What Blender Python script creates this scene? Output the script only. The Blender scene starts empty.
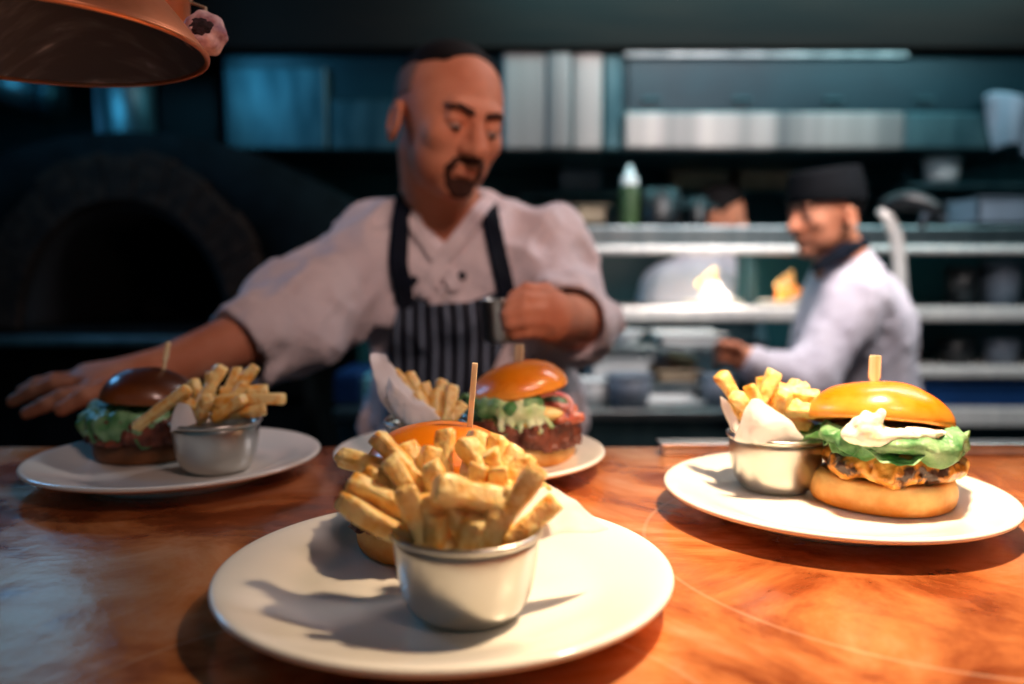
import bpy, math, random
import numpy as np
from mathutils import Vector, Matrix, Quaternion, Euler

random.seed(5)
SC = bpy.context.scene
COL = SC.collection
PITCH = math.atan(67 / 800)
EYE = 1.30
TOP = 1.10            # height of the copper counter
WELL = TOP + 0.0085   # top of a plate's flat middle

def P(px, py, Y):
    """the point at distance Y (metres along the floor) that the photograph shows at px, py"""
    x = (px - 512) / 800; y = (342 - py) / 800
    dy = math.cos(PITCH) + y * math.sin(PITCH); dz = -math.sin(PITCH) + y * math.cos(PITCH)
    t = Y / dy
    return np.array([x * t, Y, EYE + dz * t])

def S(h, k=1.0):
    h = h.lstrip('#'); c = [int(h[i:i + 2], 16) / 255 for i in (0, 2, 4)]
    return tuple(k * (v / 12.92 if v <= .04045 else ((v + .055) / 1.055) ** 2.4) for v in c) + (1,)

# ------------------------------------------------------------------ materials
def pbr(name, c, rough=.5, metal=0., c2=None, ns=20., nd=4., c3=None, mix=(.35, .65), bump=0., bs=60., bdist=.001,
        sss=0., sssr=(.01, .005, .003), coat=0., spec=.5, rvar=0., trans=0., ior=1.45, stretch=None, sheen=0., aniso=0.):
    m = bpy.data.materials.new(name); m.use_nodes = True
    nt = m.node_tree; N = nt.nodes; L = nt.links; b = N['Principled BSDF']
    b.inputs['Base Color'].default_value = c; b.inputs['Roughness'].default_value = rough; b.inputs['Metallic'].default_value = metal
    b.inputs['Specular IOR Level'].default_value = spec; b.inputs['Coat Weight'].default_value = coat; b.inputs['Coat Roughness'].default_value = .12
    b.inputs['Transmission Weight'].default_value = trans; b.inputs['IOR'].default_value = ior
    b.inputs['Sheen Weight'].default_value = sheen
    if sss:
        b.inputs['Subsurface Weight'].default_value = sss; b.inputs['Subsurface Radius'].default_value = sssr; b.inputs['Subsurface Scale'].default_value = 1
    tc = N.new('ShaderNodeTexCoord'); src = tc.outputs['Object']
    if stretch:
        mp = N.new('ShaderNodeMapping'); mp.inputs['Scale'].default_value = stretch; L.new(src, mp.inputs['Vector']); src = mp.outputs[0]
    if c2 is not None:
        n = N.new('ShaderNodeTexNoise'); n.inputs['Scale'].default_value = ns; n.inputs['Detail'].default_value = nd; L.new(src, n.inputs['Vector'])
        r = N.new('ShaderNodeValToRGB'); e = r.color_ramp.elements
        e[0].position = mix[0]; e[0].color = c; e[1].position = mix[1]; e[1].color = c2
        if c3 is not None:
            k = e.new((mix[1] + 1) / 2); k.color = c3
        L.new(n.outputs['Fac'], r.inputs['Fac']); L.new(r.outputs[0], b.inputs['Base Color'])
        if rvar:
            mr = N.new('ShaderNodeMapRange'); mr.inputs['To Min'].default_value = rough - rvar; mr.inputs['To Max'].default_value = rough + rvar
            L.new(n.outputs['Fac'], mr.inputs['Value']); L.new(mr.outputs[0], b.inputs['Roughness'])
    if bump:
        n2 = N.new('ShaderNodeTexNoise'); n2.inputs['Scale'].default_value = bs; n2.inputs['Detail'].default_value = 3; L.new(src, n2.inputs['Vector'])
        bp = N.new('ShaderNodeBump'); bp.inputs['Strength'].default_value = bump; bp.inputs['Distance'].default_value = bdist
        L.new(n2.outputs['Fac'], bp.inputs['Height']); L.new(bp.outputs[0], b.inputs['Normal'])
    return m

def zgrad(m, c_lo, c_hi, z0, z1, noise=.35, ns=30.):
    """colour that changes with height on the thing itself (crust)"""
    nt = m.node_tree; N = nt.nodes; L = nt.links; b = N['Principled BSDF']
    tc = N.new('ShaderNodeTexCoord'); sp = N.new('ShaderNodeSeparateXYZ'); L.new(tc.outputs['Object'], sp.inputs[0])
    mr = N.new('ShaderNodeMapRange'); mr.inputs['From Min'].default_value = z0; mr.inputs['From Max'].default_value = z1; L.new(sp.outputs['Z'], mr.inputs['Value'])
    n = N.new('ShaderNodeTexNoise'); n.inputs['Scale'].default_value = ns; n.inputs['Detail'].default_value = 4; L.new(tc.outputs['Object'], n.inputs['Vector'])
    a = N.new('ShaderNodeMath'); a.operation = 'MULTIPLY_ADD'; L.new(n.outputs['Fac'], a.inputs[0]); a.inputs[1].default_value = noise; L.new(mr.outputs[0], a.inputs[2])
    s = N.new('ShaderNodeMath'); s.operation = 'SUBTRACT'; L.new(a.outputs[0], s.inputs[0]); s.inputs[1].default_value = noise / 2; s.use_clamp = True
    r = N.new('ShaderNodeMix'); r.data_type = 'RGBA'; r.inputs[6].default_value = c_lo; r.inputs[7].default_value = c_hi
    L.new(s.outputs[0], r.inputs[0]); L.new(r.outputs[2], b.inputs['Base Color'])
    return m

M = {}
M['plate'] = pbr('glazed_ceramic', S('#f0ebe0'), .17, coat=.3)
M['steel'] = pbr('satin_steel', S('#c9c7c0'), .3, 1., c2=S('#b9b7b2'), ns=8, bump=.05, bs=400, bdist=.0003, rvar=.04)
M['steel_dull'] = pbr('kitchen_steel', S('#8f9a9c'), .36, 1., c2=S('#6d7a7e'), ns=2.2, nd=5, rvar=.08, stretch=(6, 1, .5))
M['steel_teal'] = pbr('dull_kitchen_steel', S('#4a666c'), .42, .8, c2=S('#24424a'), ns=3, rvar=.08, stretch=(4, 1, 1))
M['white_steel'] = pbr('bright_steel', S('#dcd8d2'), .4, .35, c2=S('#c4c2c0'), ns=5, stretch=(8, 1, 1))
M['hood_steel'] = pbr('hood_steel_reflections', S('#565a5c'), .42, .6, c2=S('#a8a09c'), ns=1.7, nd=2, mix=(.25, .75), stretch=(4, 1, .1))  # pale vertical streaks paint lamp reflections into the steel colour
M['bun'] = zgrad(pbr('glazed_bun_crust', S('#f09a20'), .3, coat=.3, bump=.3, bs=120, bdist=.0006, sss=.1), S('#f0a23c'), S('#e07808'), .002, .020, 1.6, 55)
M['bun_shaded'] = zgrad(pbr('shaded_glazed_bun_crust', S('#8a4a18'), .3, coat=.4, bump=.12, bs=90, bdist=.0006), S('#8a4a1c'), S('#4a2410'), .004, .024, .5, 34)  # shaded copy of the bun crust, the burger's shadow is in its colour
M['crumb'] = pbr('toasted_crumb', S('#e8a04c'), .8, c2=S('#a8521c'), ns=70, bump=.6, bs=240, bdist=.0012, sss=.1)
M['heel'] = zgrad(pbr('bun_heel_crust', S('#e09a3c'), .5, bump=.8, bs=160, bdist=.0009, sss=.08), S('#d67f1e'), S('#fbcf86'), .004, .024, 1.3, 60)
M['heel_shaded'] = zgrad(pbr('shaded_bun_heel_crust', S('#7a4a22'), .55, bump=.2, bs=100, bdist=.0006), S('#7c4820'), S('#33180c'), .012, .026, .6, 40)  # shaded copy of the heel, shadow put into the colour
M['patty'] = pbr('grilled_beef', S('#8a4630'), .5, c2=S('#3c1710'), ns=60, nd=6, c3=S('#b06a4c'), bump=1., bs=180, bdist=.002, coat=.15)
M['chicken'] = pbr('charred_chicken', S('#3a1c0c'), .4, c2=S('#cf8428'), ns=70, nd=7, c3=S('#f2c46c'), mix=(.42, .52), bump=.8, bs=160, bdist=.0018, coat=.3, sss=.08)
M['lettuce'] = pbr('lettuce_leaf', S('#3f7a42'), .42, c2=S('#8fb684'), ns=48, nd=7, c3=S('#dfe9c8'), mix=(.36, .64), bump=1., bs=120, bdist=.0025, sss=.2, sssr=(.003, .006, .002))
M['lettuce_pale'] = pbr('pale_shredded_lettuce', S('#a9c98a'), .4, c2=S('#e4ecc4'), ns=60, bump=.5, bs=150, bdist=.001, sss=.2)
M['mayo'] = pbr('cream_sauce', S('#f6f3e6'), .25, c2=S('#cfe0a8'), ns=90, mix=(.5, .72), coat=.3, sss=.2)
M['cheese'] = pbr('melted_cheese', S('#f2d48c'), .4, c2=S('#e8bf70'), ns=30, sss=.2)
M['onion'] = pbr('red_onion', S('#c2586a'), .3, c2=S('#e8b0b0'), ns=80, sss=.2)
M['bacon'] = pbr('crisp_bacon', S('#a83a2c'), .35, c2=S('#e08a6c'), ns=60, bump=.4, bs=120, coat=.3)
M['fry'] = pbr('potato_fry', S('#ffe09a'), .45, c2=S('#f2ad40'), ns=95, nd=6, c3=S('#bf6a12'), mix=(.42, .66), bump=1., bs=330, bdist=.0013, sss=.25, sssr=(.006, .003, .001), coat=.12)
M['paper'] = pbr('greaseproof_paper', S('#f2ecea'), .55, bump=.25, bs=60, bdist=.001, sss=.3, sssr=(.01, .01, .01))
M['wood'] = pbr('bamboo', S('#fbe6bd'), .55, c2=S('#e8c48c'), ns=120, stretch=(3, 3, .3))
M['skin'] = pbr('skin', S('#d08e70'), .62, c2=S('#bc7455'), ns=14, bump=.15, bs=200, bdist=.0005, sss=.12, sssr=(.012, .005, .003), spec=.28)
M['hair'] = pbr('dark_hair', S('#100b0b'), .8, spec=.2, bump=.6, bs=300, bdist=.001)
M['stubble'] = pbr('shaved_hair', S('#8a6656'), .8, c2=S('#7a5a4e'), ns=200)
M['white_cloth'] = pbr('white_cotton', S('#dccfd0'), .85, c2=S('#cdc0c4'), ns=9, bump=.8, bs=30, bdist=.008, sheen=.1)
M['grey_cloth'] = pbr('grey_white_cotton', S('#d2cbd4'), .85, c2=S('#bdb6c2'), ns=6, bump=.5, bs=18, bdist=.008)
M['navy'] = pbr('navy_cloth', S('#0f1624'), .85, c2=S('#0a101a'), spec=.2, ns=20)
M['black_cloth'] = pbr('black_cloth', S('#06080c'), .85, c2=S('#0a0d12'), ns=30, bump=.3, bs=60, spec=.15)
M['beard'] = pbr('brown_beard', S('#2e1d18'), .85, c2=S('#44291f'), ns=240, spec=.2)
M['eye'] = pbr('eye_white', S('#a08478'), .35)
M['iris'] = pbr('dark_iris', S('#1a100c'), .15)
M['lip'] = pbr('lip', S('#a0604e'), .6)
M['copper_shade'] = pbr('polished_copper', S('#f0a078'), .42, .85, c2=S('#d07a4c'), ns=10, rvar=.06, bump=.1, bs=60, bdist=.0006)
M['shade_in'] = pbr('dark_lamp_lining', S('#54535a'), .4, .1, spec=.4, c2=S('#6c6a72'), ns=26, nd=8, c3=S('#e0e0ec'), mix=(.5, .64), stretch=(.6, 5, 1), rvar=.1, bump=.3, bs=40)
M['garlic'] = pbr('garlic_skin', S('#dcb8b4'), .6, c2=S('#8a5c68'), ns=90, nd=6, bump=.7, bs=120, bdist=.0015, sss=.1)
M['root'] = pbr('dried_root', S('#3a2a30'), .9, c2=S('#1c1418'), ns=200, bump=1, bs=200)
M['dark_wall'] = pbr('dark_painted_wall', S('#0d2229'), .6, c2=S('#143038'), ns=3, rvar=.1)
M['tile'] = pbr('teal_tile', S('#1d4c52'), .35, c2=S('#245a60'), ns=2)
M['floor'] = pbr('quarry_floor', S('#1d2226'), .4, c2=S('#272c30'), ns=12)
M['ceiling'] = pbr('dark_ceiling', S('#15181a'), .8, c2=S('#1b1e20'), ns=4)
M['beam'] = pbr('brown_bulkhead', S('#1a0f0b'), .8, spec=.2, c2=S('#100a08'), ns=4, stretch=(.5, 1, 4))
M['stone'] = pbr('oven_stone', S('#30241e'), .9, spec=.1, c2=S('#1a1615'), ns=22, nd=6, bump=1, bs=40, bdist=.01)
M['soot'] = pbr('oven_soot', S('#0a0a0b'), .9, c2=S('#121012'), ns=8)
M['oven_face'] = pbr('oven_render', S('#05090b'), .9, spec=.1, c2=S('#0c1316'), ns=9, bump=.4, bs=20)
M['black'] = pbr('black_plastic', S('#0c1216'), .4)
M['dark_glass'] = pbr('dark_filter', S('#10333c'), .35, .4, c2=S('#0c2730'), ns=3)
M['green'] = pbr('green_sauce', S('#344d2c'), .5, c2=S('#405a34'), ns=6)
M['white_pl'] = pbr('white_plastic', S('#d2d6d6'), .45, c2=S('#c4c9ca'), ns=5)
M['grey_pl'] = pbr('grey_plastic', S('#6c7684'), .5, c2=S('#59636f'), ns=5)
M['blue_pl'] = pbr('blue_plastic', S('#123564'), .4, c2=S('#0e2c54'), ns=4)
M['cyan_pl'] = pbr('pale_blue_plastic', S('#6fb4c0'), .4)
M['beige'] = pbr('beige_card', S('#a8957c'), .8, c2=S('#93826c'), ns=9)
M['pink_pl'] = pbr('pinkish_cloth', S('#c9a8a8'), .7)

# copper counter: patina, scratches and thin pale rings
def copper_counter():
    m = bpy.data.materials.new('aged_copper'); m.use_nodes = True
    nt = m.node_tree; N = nt.nodes; L = nt.links; b = N['Principled BSDF']; b.inputs['Metallic'].default_value = .42
    tc = N.new('ShaderNodeTexCoord')
    n = N.new('ShaderNodeTexNoise'); n.inputs['Scale'].default_value = 6.5; n.inputs['Detail'].default_value = 9; n.inputs['Roughness'].default_value = .64; n.inputs['Distortion'].default_value = .8
    L.new(tc.outputs['Object'], n.inputs['Vector'])
    r = N.new('ShaderNodeValToRGB'); e = r.color_ramp.elements
    e[0].position = .27; e[0].color = S('#4e2214'); e[1].position = .66; e[1].color = S('#f8b888')
    k = e.new(.41); k.color = S('#a55428'); k = e.new(.51); k.color = S('#e08a4c')
    L.new(n.outputs['Fac'], r.inputs['Fac'])
    n2 = N.new('ShaderNodeTexNoise'); n2.inputs['Scale'].default_value = 2.3; n2.inputs['Detail'].default_value = 6; L.new(tc.outputs['Object'], n2.inputs['Vector'])
    mr = N.new('ShaderNodeMapRange'); mr.inputs['From Min'].default_value = .4; mr.inputs['From Max'].default_value = .62; mr.inputs['To Max'].default_value = .55; L.new(n2.outputs['Fac'], mr.inputs['Value'])
    mx = N.new('ShaderNodeMix'); mx.data_type = 'RGBA'; mx.blend_type = 'MULTIPLY'; L.new(mr.outputs[0], mx.inputs[0]); L.new(r.outputs[0], mx.inputs[6]); mx.inputs[7].default_value = S('#9c6a58')
    col = mx.outputs[2]
    # thin pale rings on the copper
    for cx, cy, rad in ((.30, .575, .20), (-.06, .30, .17), (.52, .38, .12)):
        vm = N.new('ShaderNodeVectorMath'); vm.operation = 'DISTANCE'; 
        L.new(tc.outputs['Object'], vm.inputs[0]); vm.inputs[1].default_value = (cx, cy, TOP)
        s = N.new('ShaderNodeMath'); s.operation = 'SUBTRACT'; L.new(vm.outputs['Value'], s.inputs[0]); s.inputs[1].default_value = rad
        a = N.new('ShaderNodeMath'); a.operation = 'ABSOLUTE'; L.new(s.outputs[0], a.inputs[0])
        q = N.new('ShaderNodeMapRange'); q.inputs['From Min'].default_value = .0009; q.inputs['From Max'].default_value = .0022; q.inputs['To Min'].default_value = .55; q.inputs['To Max'].default_value = 0
        L.new(a.outputs[0], q.inputs['Value'])
        g = N.new('ShaderNodeMath'); g.operation = 'MULTIPLY'; L.new(q.outputs[0], g.inputs[0]); L.new(n2.outputs['Fac'], g.inputs[1])
        m2 = N.new('ShaderNodeMix'); m2.data_type = 'RGBA'; L.new(g.outputs[0], m2.inputs[0]); L.new(col, m2.inputs[6]); m2.inputs[7].default_value = S('#f2c6a2'); col = m2.outputs[2]
    L.new(col, b.inputs['Base Color'])
    rr = N.new('ShaderNodeMapRange'); rr.inputs['To Min'].default_value = .05; rr.inputs['To Max'].default_value = .36; L.new(n.outputs['Fac'], rr.inputs['Value']); L.new(rr.outputs[0], b.inputs['Roughness'])
    n3 = N.new('ShaderNodeTexNoise'); n3.inputs['Scale'].default_value = 26; n3.inputs['Detail'].default_value = 6; L.new(tc.outputs['Object'], n3.inputs['Vector'])
    bp = N.new('ShaderNodeBump'); bp.inputs['Strength'].default_value = .28; bp.inputs['Distance'].default_value = .0035; L.new(n3.outputs['Fac'], bp.inputs['Height']); L.new(bp.outputs[0], b.inputs['Normal'])
    return m
M['counter'] = copper_counter()

def apron_mat():
    m = pbr('striped_apron_cloth', S('#141c2c'), .8)
    nt = m.node_tree; N = nt.nodes; L = nt.links; b = N['Principled BSDF']
    tc = N.new('ShaderNodeTexCoord'); sp = N.new('ShaderNodeSeparateXYZ'); L.new(tc.outputs['Object'], sp.inputs[0])
    n = N.new('ShaderNodeTexNoise'); n.inputs['Scale'].default_value = 5; L.new(tc.outputs['Object'], n.inputs['Vector'])
    w = N.new('ShaderNodeMath'); w.operation = 'MULTIPLY_ADD'; L.new(n.outputs['Fac'], w.inputs[0]); w.inputs[1].default_value = .02; L.new(sp.outputs['X'], w.inputs[2])
    d = N.new('ShaderNodeMath'); d.operation = 'DIVIDE'; L.new(w.outputs[0], d.inputs[0]); d.inputs[1].default_value = .0205
    f = N.new('ShaderNodeMath'); f.operation = 'FRACT'; L.new(d.outputs[0], f.inputs[0])
    g = N.new('ShaderNodeMath'); g.operation = 'GREATER_THAN'; L.new(f.outputs[0], g.inputs[0]); g.inputs[1].default_value = .76
    mx = N.new('ShaderNodeMix'); mx.data_type = 'RGBA'; L.new(g.outputs[0], mx.inputs[0]); mx.inputs[6].default_value = S('#121a28'); mx.inputs[7].default_value = S('#76869a')
    L.new(mx.outputs[2], b.inputs['Base Color'])
    return m
M['apron'] = apron_mat()

# ------------------------------------------------------------------ mesh helpers
def wpos(o):
    p = Vector((0, 0, 0))
    while o is not None:
        p += o.location; o = o.parent
    return np.array(p)

def mk(name, v, f, m, parent=None, world=True, smooth=True, mi=None):
    """link ONE mesh object; with world=True the points are in the room's own coordinates"""
    v = np.asarray(v, dtype=np.float64).reshape(-1, 3)
    if parent is not None and world: v = v - wpos(parent)
    me = bpy.data.meshes.new(name)
    if isinstance(f, np.ndarray):
        me.vertices.add(len(v)); me.vertices.foreach_set('co', v.ravel())
        n = len(f); k = f.shape[1]
        me.loops.add(n * k); me.loops.foreach_set('vertex_index', f.ravel().astype(np.int32))
        me.polygons.add(n); me.polygons.foreach_set('loop_start', np.arange(0, n * k, k, dtype=np.int32))
        me.update(calc_edges=True)
    else:
        me.from_pydata(v.tolist(), [], f); me.update()
    for x in (m if isinstance(m, (list, tuple)) else [m]): me.materials.append(x)
    if mi is not None: me.polygons.foreach_set('material_index', np.asarray(mi, dtype=np.int32))
    me.polygons.foreach_set('use_smooth', [smooth] * len(me.polygons)); me.update()
    o = bpy.data.objects.new(name, me); COL.objects.link(o)
    if parent is not None: o.parent = parent
    return o

def tag(o, label, cat, group=None):
    o['label'] = label; o['category'] = cat
    if group: o['group'] = group
    return o

def thing(name, loc, label, cat, group=None, rz=0):
    o = bpy.data.objects.new(name, None); COL.objects.link(o); o.empty_display_size = .05
    o.location = tuple(float(c) for c in loc); o.rotation_euler = (0, 0, rz)
    return tag(o, label, cat, group)

def struct(o):
    o['kind'] = 'structure'; return o

def sub(o, n=1):
    md = o.modifiers.new('smooth', 'SUBSURF'); md.levels = n; md.render_levels = n; return o

def bev(o, w=.004, n=2):
    md = o.modifiers.new('edge', 'BEVEL'); md.width = w; md.segments = n; md.limit_method = 'ANGLE'
    return o

def box_vf(lo, hi):
    x0, y0, z0 = lo; x1, y1, z1 = hi
    v = [(x0, y0, z0), (x1, y0, z0), (x1, y1, z0), (x0, y1, z0), (x0, y0, z1), (x1, y0, z1), (x1, y1, z1), (x0, y1, z1)]
    return v, [(0, 3, 2, 1), (4, 5, 6, 7), (0, 1, 5, 4), (1, 2, 6, 5), (2, 3, 7, 6), (3, 0, 4, 7)]

def box(name, lo, hi, m, parent=None, b=.004):
    v, f = box_vf(lo, hi); o = mk(name, v, f, m, parent, smooth=False)
    if b: bev(o, b)
    return o

def multi(parts):
    V = []; F = []
    for v, f in parts:
        k = len(V); V += [tuple(p) for p in v]; F += [tuple(i + k for i in q) for q in f]
    return V, F

def lathe_vf(prof, n=64, c=(0, 0, 0), wob=None):
    V = []; F = []
    for i, (r, z) in enumerate(prof):
        for j in range(n):
            a = 2 * math.pi * j / n; rr = r * (1 + (wob(a, i) if wob else 0))
            V.append((c[0] + rr * math.cos(a), c[1] + rr * math.sin(a), c[2] + z))
    for i in range(len(prof) - 1):
        for j in range(n):
            k = (j + 1) % n
            F.append((i * n + j, i * n + k, (i + 1) * n + k, (i + 1) * n + j))
    return V, F

def tube_vf(a, b, ra, rb=None, n=16):
    rb = ra if rb is None else rb
    a = Vector(a); b = Vector(b); q = (b - a).to_track_quat('Z', 'Y'); V = []; F = []
    for p, r in ((a, ra), (b, rb)):
        for j in range(n):
            t = 2 * math.pi * j / n; V.append(tuple(p + q @ Vector((r * math.cos(t), r * math.sin(t), 0))))
    for j in range(n): k = (j + 1) % n; F.append((j, k, n + k, n + j))
    F.append(tuple(range(n - 1, -1, -1))); F.append(tuple(range(n, 2 * n)))
    return V, F

def path_tube(pts, r, n=10):
    pts = [Vector(p) for p in pts]; V = []; F = []
    up = Vector((0, 0, 1))
    for i, p in enumerate(pts):
        d = (pts[min(i + 1, len(pts) - 1)] - pts[max(i - 1, 0)]).normalized()
        s = d.cross(Vector((0, 1, 0)));  s = s.normalized() if s.length > 1e-4 else Vector((1, 0, 0))
        t = d.cross(s).normalized(); rr = r[i] if isinstance(r, (list, tuple)) else r
        for j in range(n):
            a = 2 * math.pi * j / n; V.append(tuple(p + s * rr * math.cos(a) + t * rr * math.sin(a)))
    for i in range(len(pts) - 1):
        for j in range(n): k = (j + 1) % n; F.append((i * n + j, i * n + k, (i + 1) * n + k, (i + 1) * n + j))
    F.append(tuple(range(n - 1, -1, -1))); F.append(tuple((len(pts) - 1) * n + j for j in range(n)))
    return V, F

# ------------------------------------------------------------------ noise and signed distance fields
def vnoise(p, s, seed=0):
    q = p * s + 37.7 + seed * 13.1; i = np.floor(q).astype(np.int64); f = q - i; f = f * f * (3 - 2 * f)
    def h(a, b, c):
        n = (a * 374761393 + b * 668265263 + c * 2147483647 + seed * 1274126177) & 0xffffffff
        n = ((n ^ (n >> 13)) * 1274126177) & 0xffffffff
        return ((n ^ (n >> 16)) & 0xffff) / 32767.5 - 1
    x, y, z = i.T; fx, fy, fz = f.T
    a = h(x, y, z) * (1 - fx) + h(x + 1, y, z) * fx; b = h(x, y + 1, z) * (1 - fx) + h(x + 1, y + 1, z) * fx
    c = h(x, y, z + 1) * (1 - fx) + h(x + 1, y, z + 1) * fx; d = h(x, y + 1, z + 1) * (1 - fx) + h(x + 1, y + 1, z + 1) * fx
    return (a * (1 - fy) + b * fy) * (1 - fz) + (c * (1 - fy) + d * fy) * fz

def ell(c, r, R=None):
    c = np.asarray(c, float); r = np.asarray(r, float)
    def f(p):
        q = p - c
        if R is not None: q = q @ R
        q = q / r; k0 = np.sqrt((q * q).sum(1)); k1 = np.sqrt(((q / r) ** 2).sum(1)) + 1e-9
        return k0 * (k0 - 1) / k1
    return f

def cap(a, b, ra, rb=None):
    a = np.asarray(a, float); b = np.asarray(b, float); rb = ra if rb is None else rb; d = b - a; dd = max(float(d @ d), 1e-12)
    def f(p):
        q = p - a; h = np.clip((q @ d) / dd, 0, 1); e = q - h[:, None] * d
        return np.sqrt((e * e).sum(1)) - (ra + (rb - ra) * h)
    return f

def chain(pts, rs):
    return [cap(pts[i], pts[i + 1], rs[i], rs[i + 1]) for i in range(len(pts) - 1)]

def smin(a, b, k):
    h = np.maximum(k - np.abs(a - b), 0) / k; return np.minimum(a, b) - h * h * k * .25

def U(k, *fs):
    def f(p):
        d = fs[0](p)
        for g in fs[1:]: d = smin(d, g(p), k) if k > 0 else np.minimum(d, g(p))
        return d
    return f

def SUBT(k, a, *bs):
    def f(p):
        d = a(p)
        for b in bs: d = -smin(-d, b(p), k) if k > 0 else np.maximum(d, -b(p))
        return d
    return f

def INTER(*fs):
    def f(p):
        d = fs[0](p)
        for g in fs[1:]: d = np.maximum(d, g(p))
        return d
    return f

def XF(g, c, R, s=1.):
    """g given in its own frame (R: columns = that frame's axes in the room)"""
    c = np.asarray(c, float)
    return lambda p: g(((p - c) @ R) / s) * s

def net(f, lo, hi, h, B=8, grow=1.35):
    lo = np.asarray(lo, float); hi = np.asarray(hi, float)
    nb = np.maximum(np.ceil((hi - lo) / h / B).astype(int), 1); n = nb * B
    ii = np.stack(np.meshgrid(*[np.arange(k) for k in nb], indexing='ij'), -1).reshape(-1, 3)
    cc = lo + h * (ii * B + (B - 1) / 2); dc = f(cc)
    V = np.empty((nb[0], nb[1], nb[2], B, B, B), np.float32); V[...] = np.sign(dc).reshape(nb[0], nb[1], nb[2], 1, 1, 1)
    act = np.abs(dc) < h * B * .87 * grow + .004
    off = np.stack(np.meshgrid(*[np.arange(B)] * 3, indexing='ij'), -1).reshape(-1, 3) * h
    A = ii[act]
    for s in range(0, len(A), 400):
        a = A[s:s + 400]; pts = (lo + h * B * a)[:, None, :] + off[None]
        V[a[:, 0], a[:, 1], a[:, 2]] = f(pts.reshape(-1, 3)).reshape(-1, B, B, B)
    V = V.transpose(0, 3, 1, 4, 2, 5).reshape(n)
    V[0] = V[-1] = 1; V[:, 0] = V[:, -1] = 1; V[:, :, 0] = V[:, :, -1] = 1
    s = V < 0
    cnt = np.zeros(n - 1, np.int8)
    for a in (0, 1):
        for b in (0, 1):
            for c in (0, 1): cnt += s[a:n[0] - 1 + a, b:n[1] - 1 + b, c:n[2] - 1 + c]
    cells = np.argwhere((cnt > 0) & (cnt < 8)); cid = np.full(n - 1, -1, np.int32); cid[tuple(cells.T)] = np.arange(len(cells))
    acc = np.zeros((len(cells), 3)); num = np.zeros(len(cells))
    for ax in range(3):
        o1, o2 = [k for k in range(3) if k != ax]
        for u in (0, 1):
            for w in (0, 1):
                a = cells.copy(); a[:, o1] += u; a[:, o2] += w; b = a.copy(); b[:, ax] += 1
                va = V[tuple(a.T)]; vb = V[tuple(b.T)]; x = (va < 0) != (vb < 0); t = np.where(x, va / (va - vb + 1e-12), 0)
                q = (a - cells).astype(float); q[:, ax] += t; acc[x] += q[x]; num[x] += 1
    verts = lo + h * (cells + acc / np.maximum(num, 1)[:, None])
    F = []
    for ax in range(3):
        o1, o2 = (ax + 1) % 3, (ax + 2) % 3
        sl = [slice(1, -1)] * 3; sl[ax] = slice(0, -1); sh = [slice(1, -1)] * 3; sh[ax] = slice(1, None)
        A0 = s[tuple(sl)]; A1 = s[tuple(sh)]; e = np.argwhere(A0 != A1)
        if not len(e): continue
        neg = A0[tuple(e.T)]; base = e + 1; base[:, ax] = e[:, ax]
        def C(d1, d2):
            g = base.copy(); g[:, o1] += d1; g[:, o2] += d2; return cid[tuple(g.T)]
        q = np.stack([C(-1, -1), C(0, -1), C(0, 0), C(-1, 0)], 1); q[~neg] = q[~neg][:, ::-1]; F.append(q)
    F = np.concatenate(F); F = F[(F >= 0).all(1)]
    return verts, F

def sdf(name, f, lo, hi, h, m, parent=None, world=True):
    v, fc = net(f, lo, hi, h); return mk(name, v, fc, m, parent, world)

def poly2(pts, k0=0, k1=2):
    """distance to a flat outline seen along the third axis"""
    P_ = np.asarray(pts, float)
    def f(p):
        q = p[:, (k0, k1)]; d = np.full(len(q), 1e9); ins = np.zeros(len(q), bool)
        for i in range(len(P_)):
            a = P_[i]; b = P_[(i + 1) % len(P_)]; e = b - a; w = q - a; h = np.clip((w @ e) / (e @ e), 0, 1)
            g = w - h[:, None] * e; d = np.minimum(d, (g * g).sum(1))
            c = ((a[1] > q[:, 1]) != (b[1] > q[:, 1])) & (q[:, 0] < (b[0] - a[0]) * (q[:, 1] - a[1]) / (b[1] - a[1] + 1e-12) + a[0]); ins ^= c
        return np.where(ins, -1, 1) * np.sqrt(d)
    return f

# ================================================================== SETTING
WARMN = []
struct(box('floor', (-3.6, -1.0, -.06), (3.6, 4.3, 0), M['floor'], b=0))
struct(box('ceiling', (-3.6, -1.0, 2.75), (3.6, 4.3, 2.85), M['ceiling'], b=0))
struct(box('wall_back', (-3.6, 4.2, 0), (3.6, 4.3, 2.75), M['tile'], b=0))
struct(box('wall_left', (-3.6, -1.0, 0), (-3.5, 4.2, 2.75), M['dark_wall'], b=0))
struct(box('wall_right', (3.5, -1.0, 0), (3.6, 4.2, 2.75), M['dark_wall'], b=0))
# brown bulkhead above the extractor, running across the kitchen
y0 = 3.1
struct(box('trim_1', (-3.5, y0 + .02, P(0, 47, y0)[2]), (3.5, y0 + .5, 2.75), M['beam'], b=.01))

# ---- pass counter: copper sheet over a dark body
ct = thing('pass_counter', (0.1, .4, 0), 'long pass counter topped with worn orange brown copper under all four plates', 'counter')
v, f = box_vf((-1.9, -.3, TOP - .035), (1.9, .925, TOP)); o = mk('copper_top', v, f, M['counter'], ct, smooth=False); bev(o, .006, 3)
# object coordinates of the copper are read from the counter's own origin
for nd in M['counter'].node_tree.nodes:
    if nd.type == 'VECT_MATH':
        q = nd.inputs[1].default_value; nd.inputs[1].default_value = (q[0] - .1, q[1] - .4, q[2])
box('counter_body', (-1.85, -.25, 0.0), (1.85, .86, TOP - .036), M['black'], ct)

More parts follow.
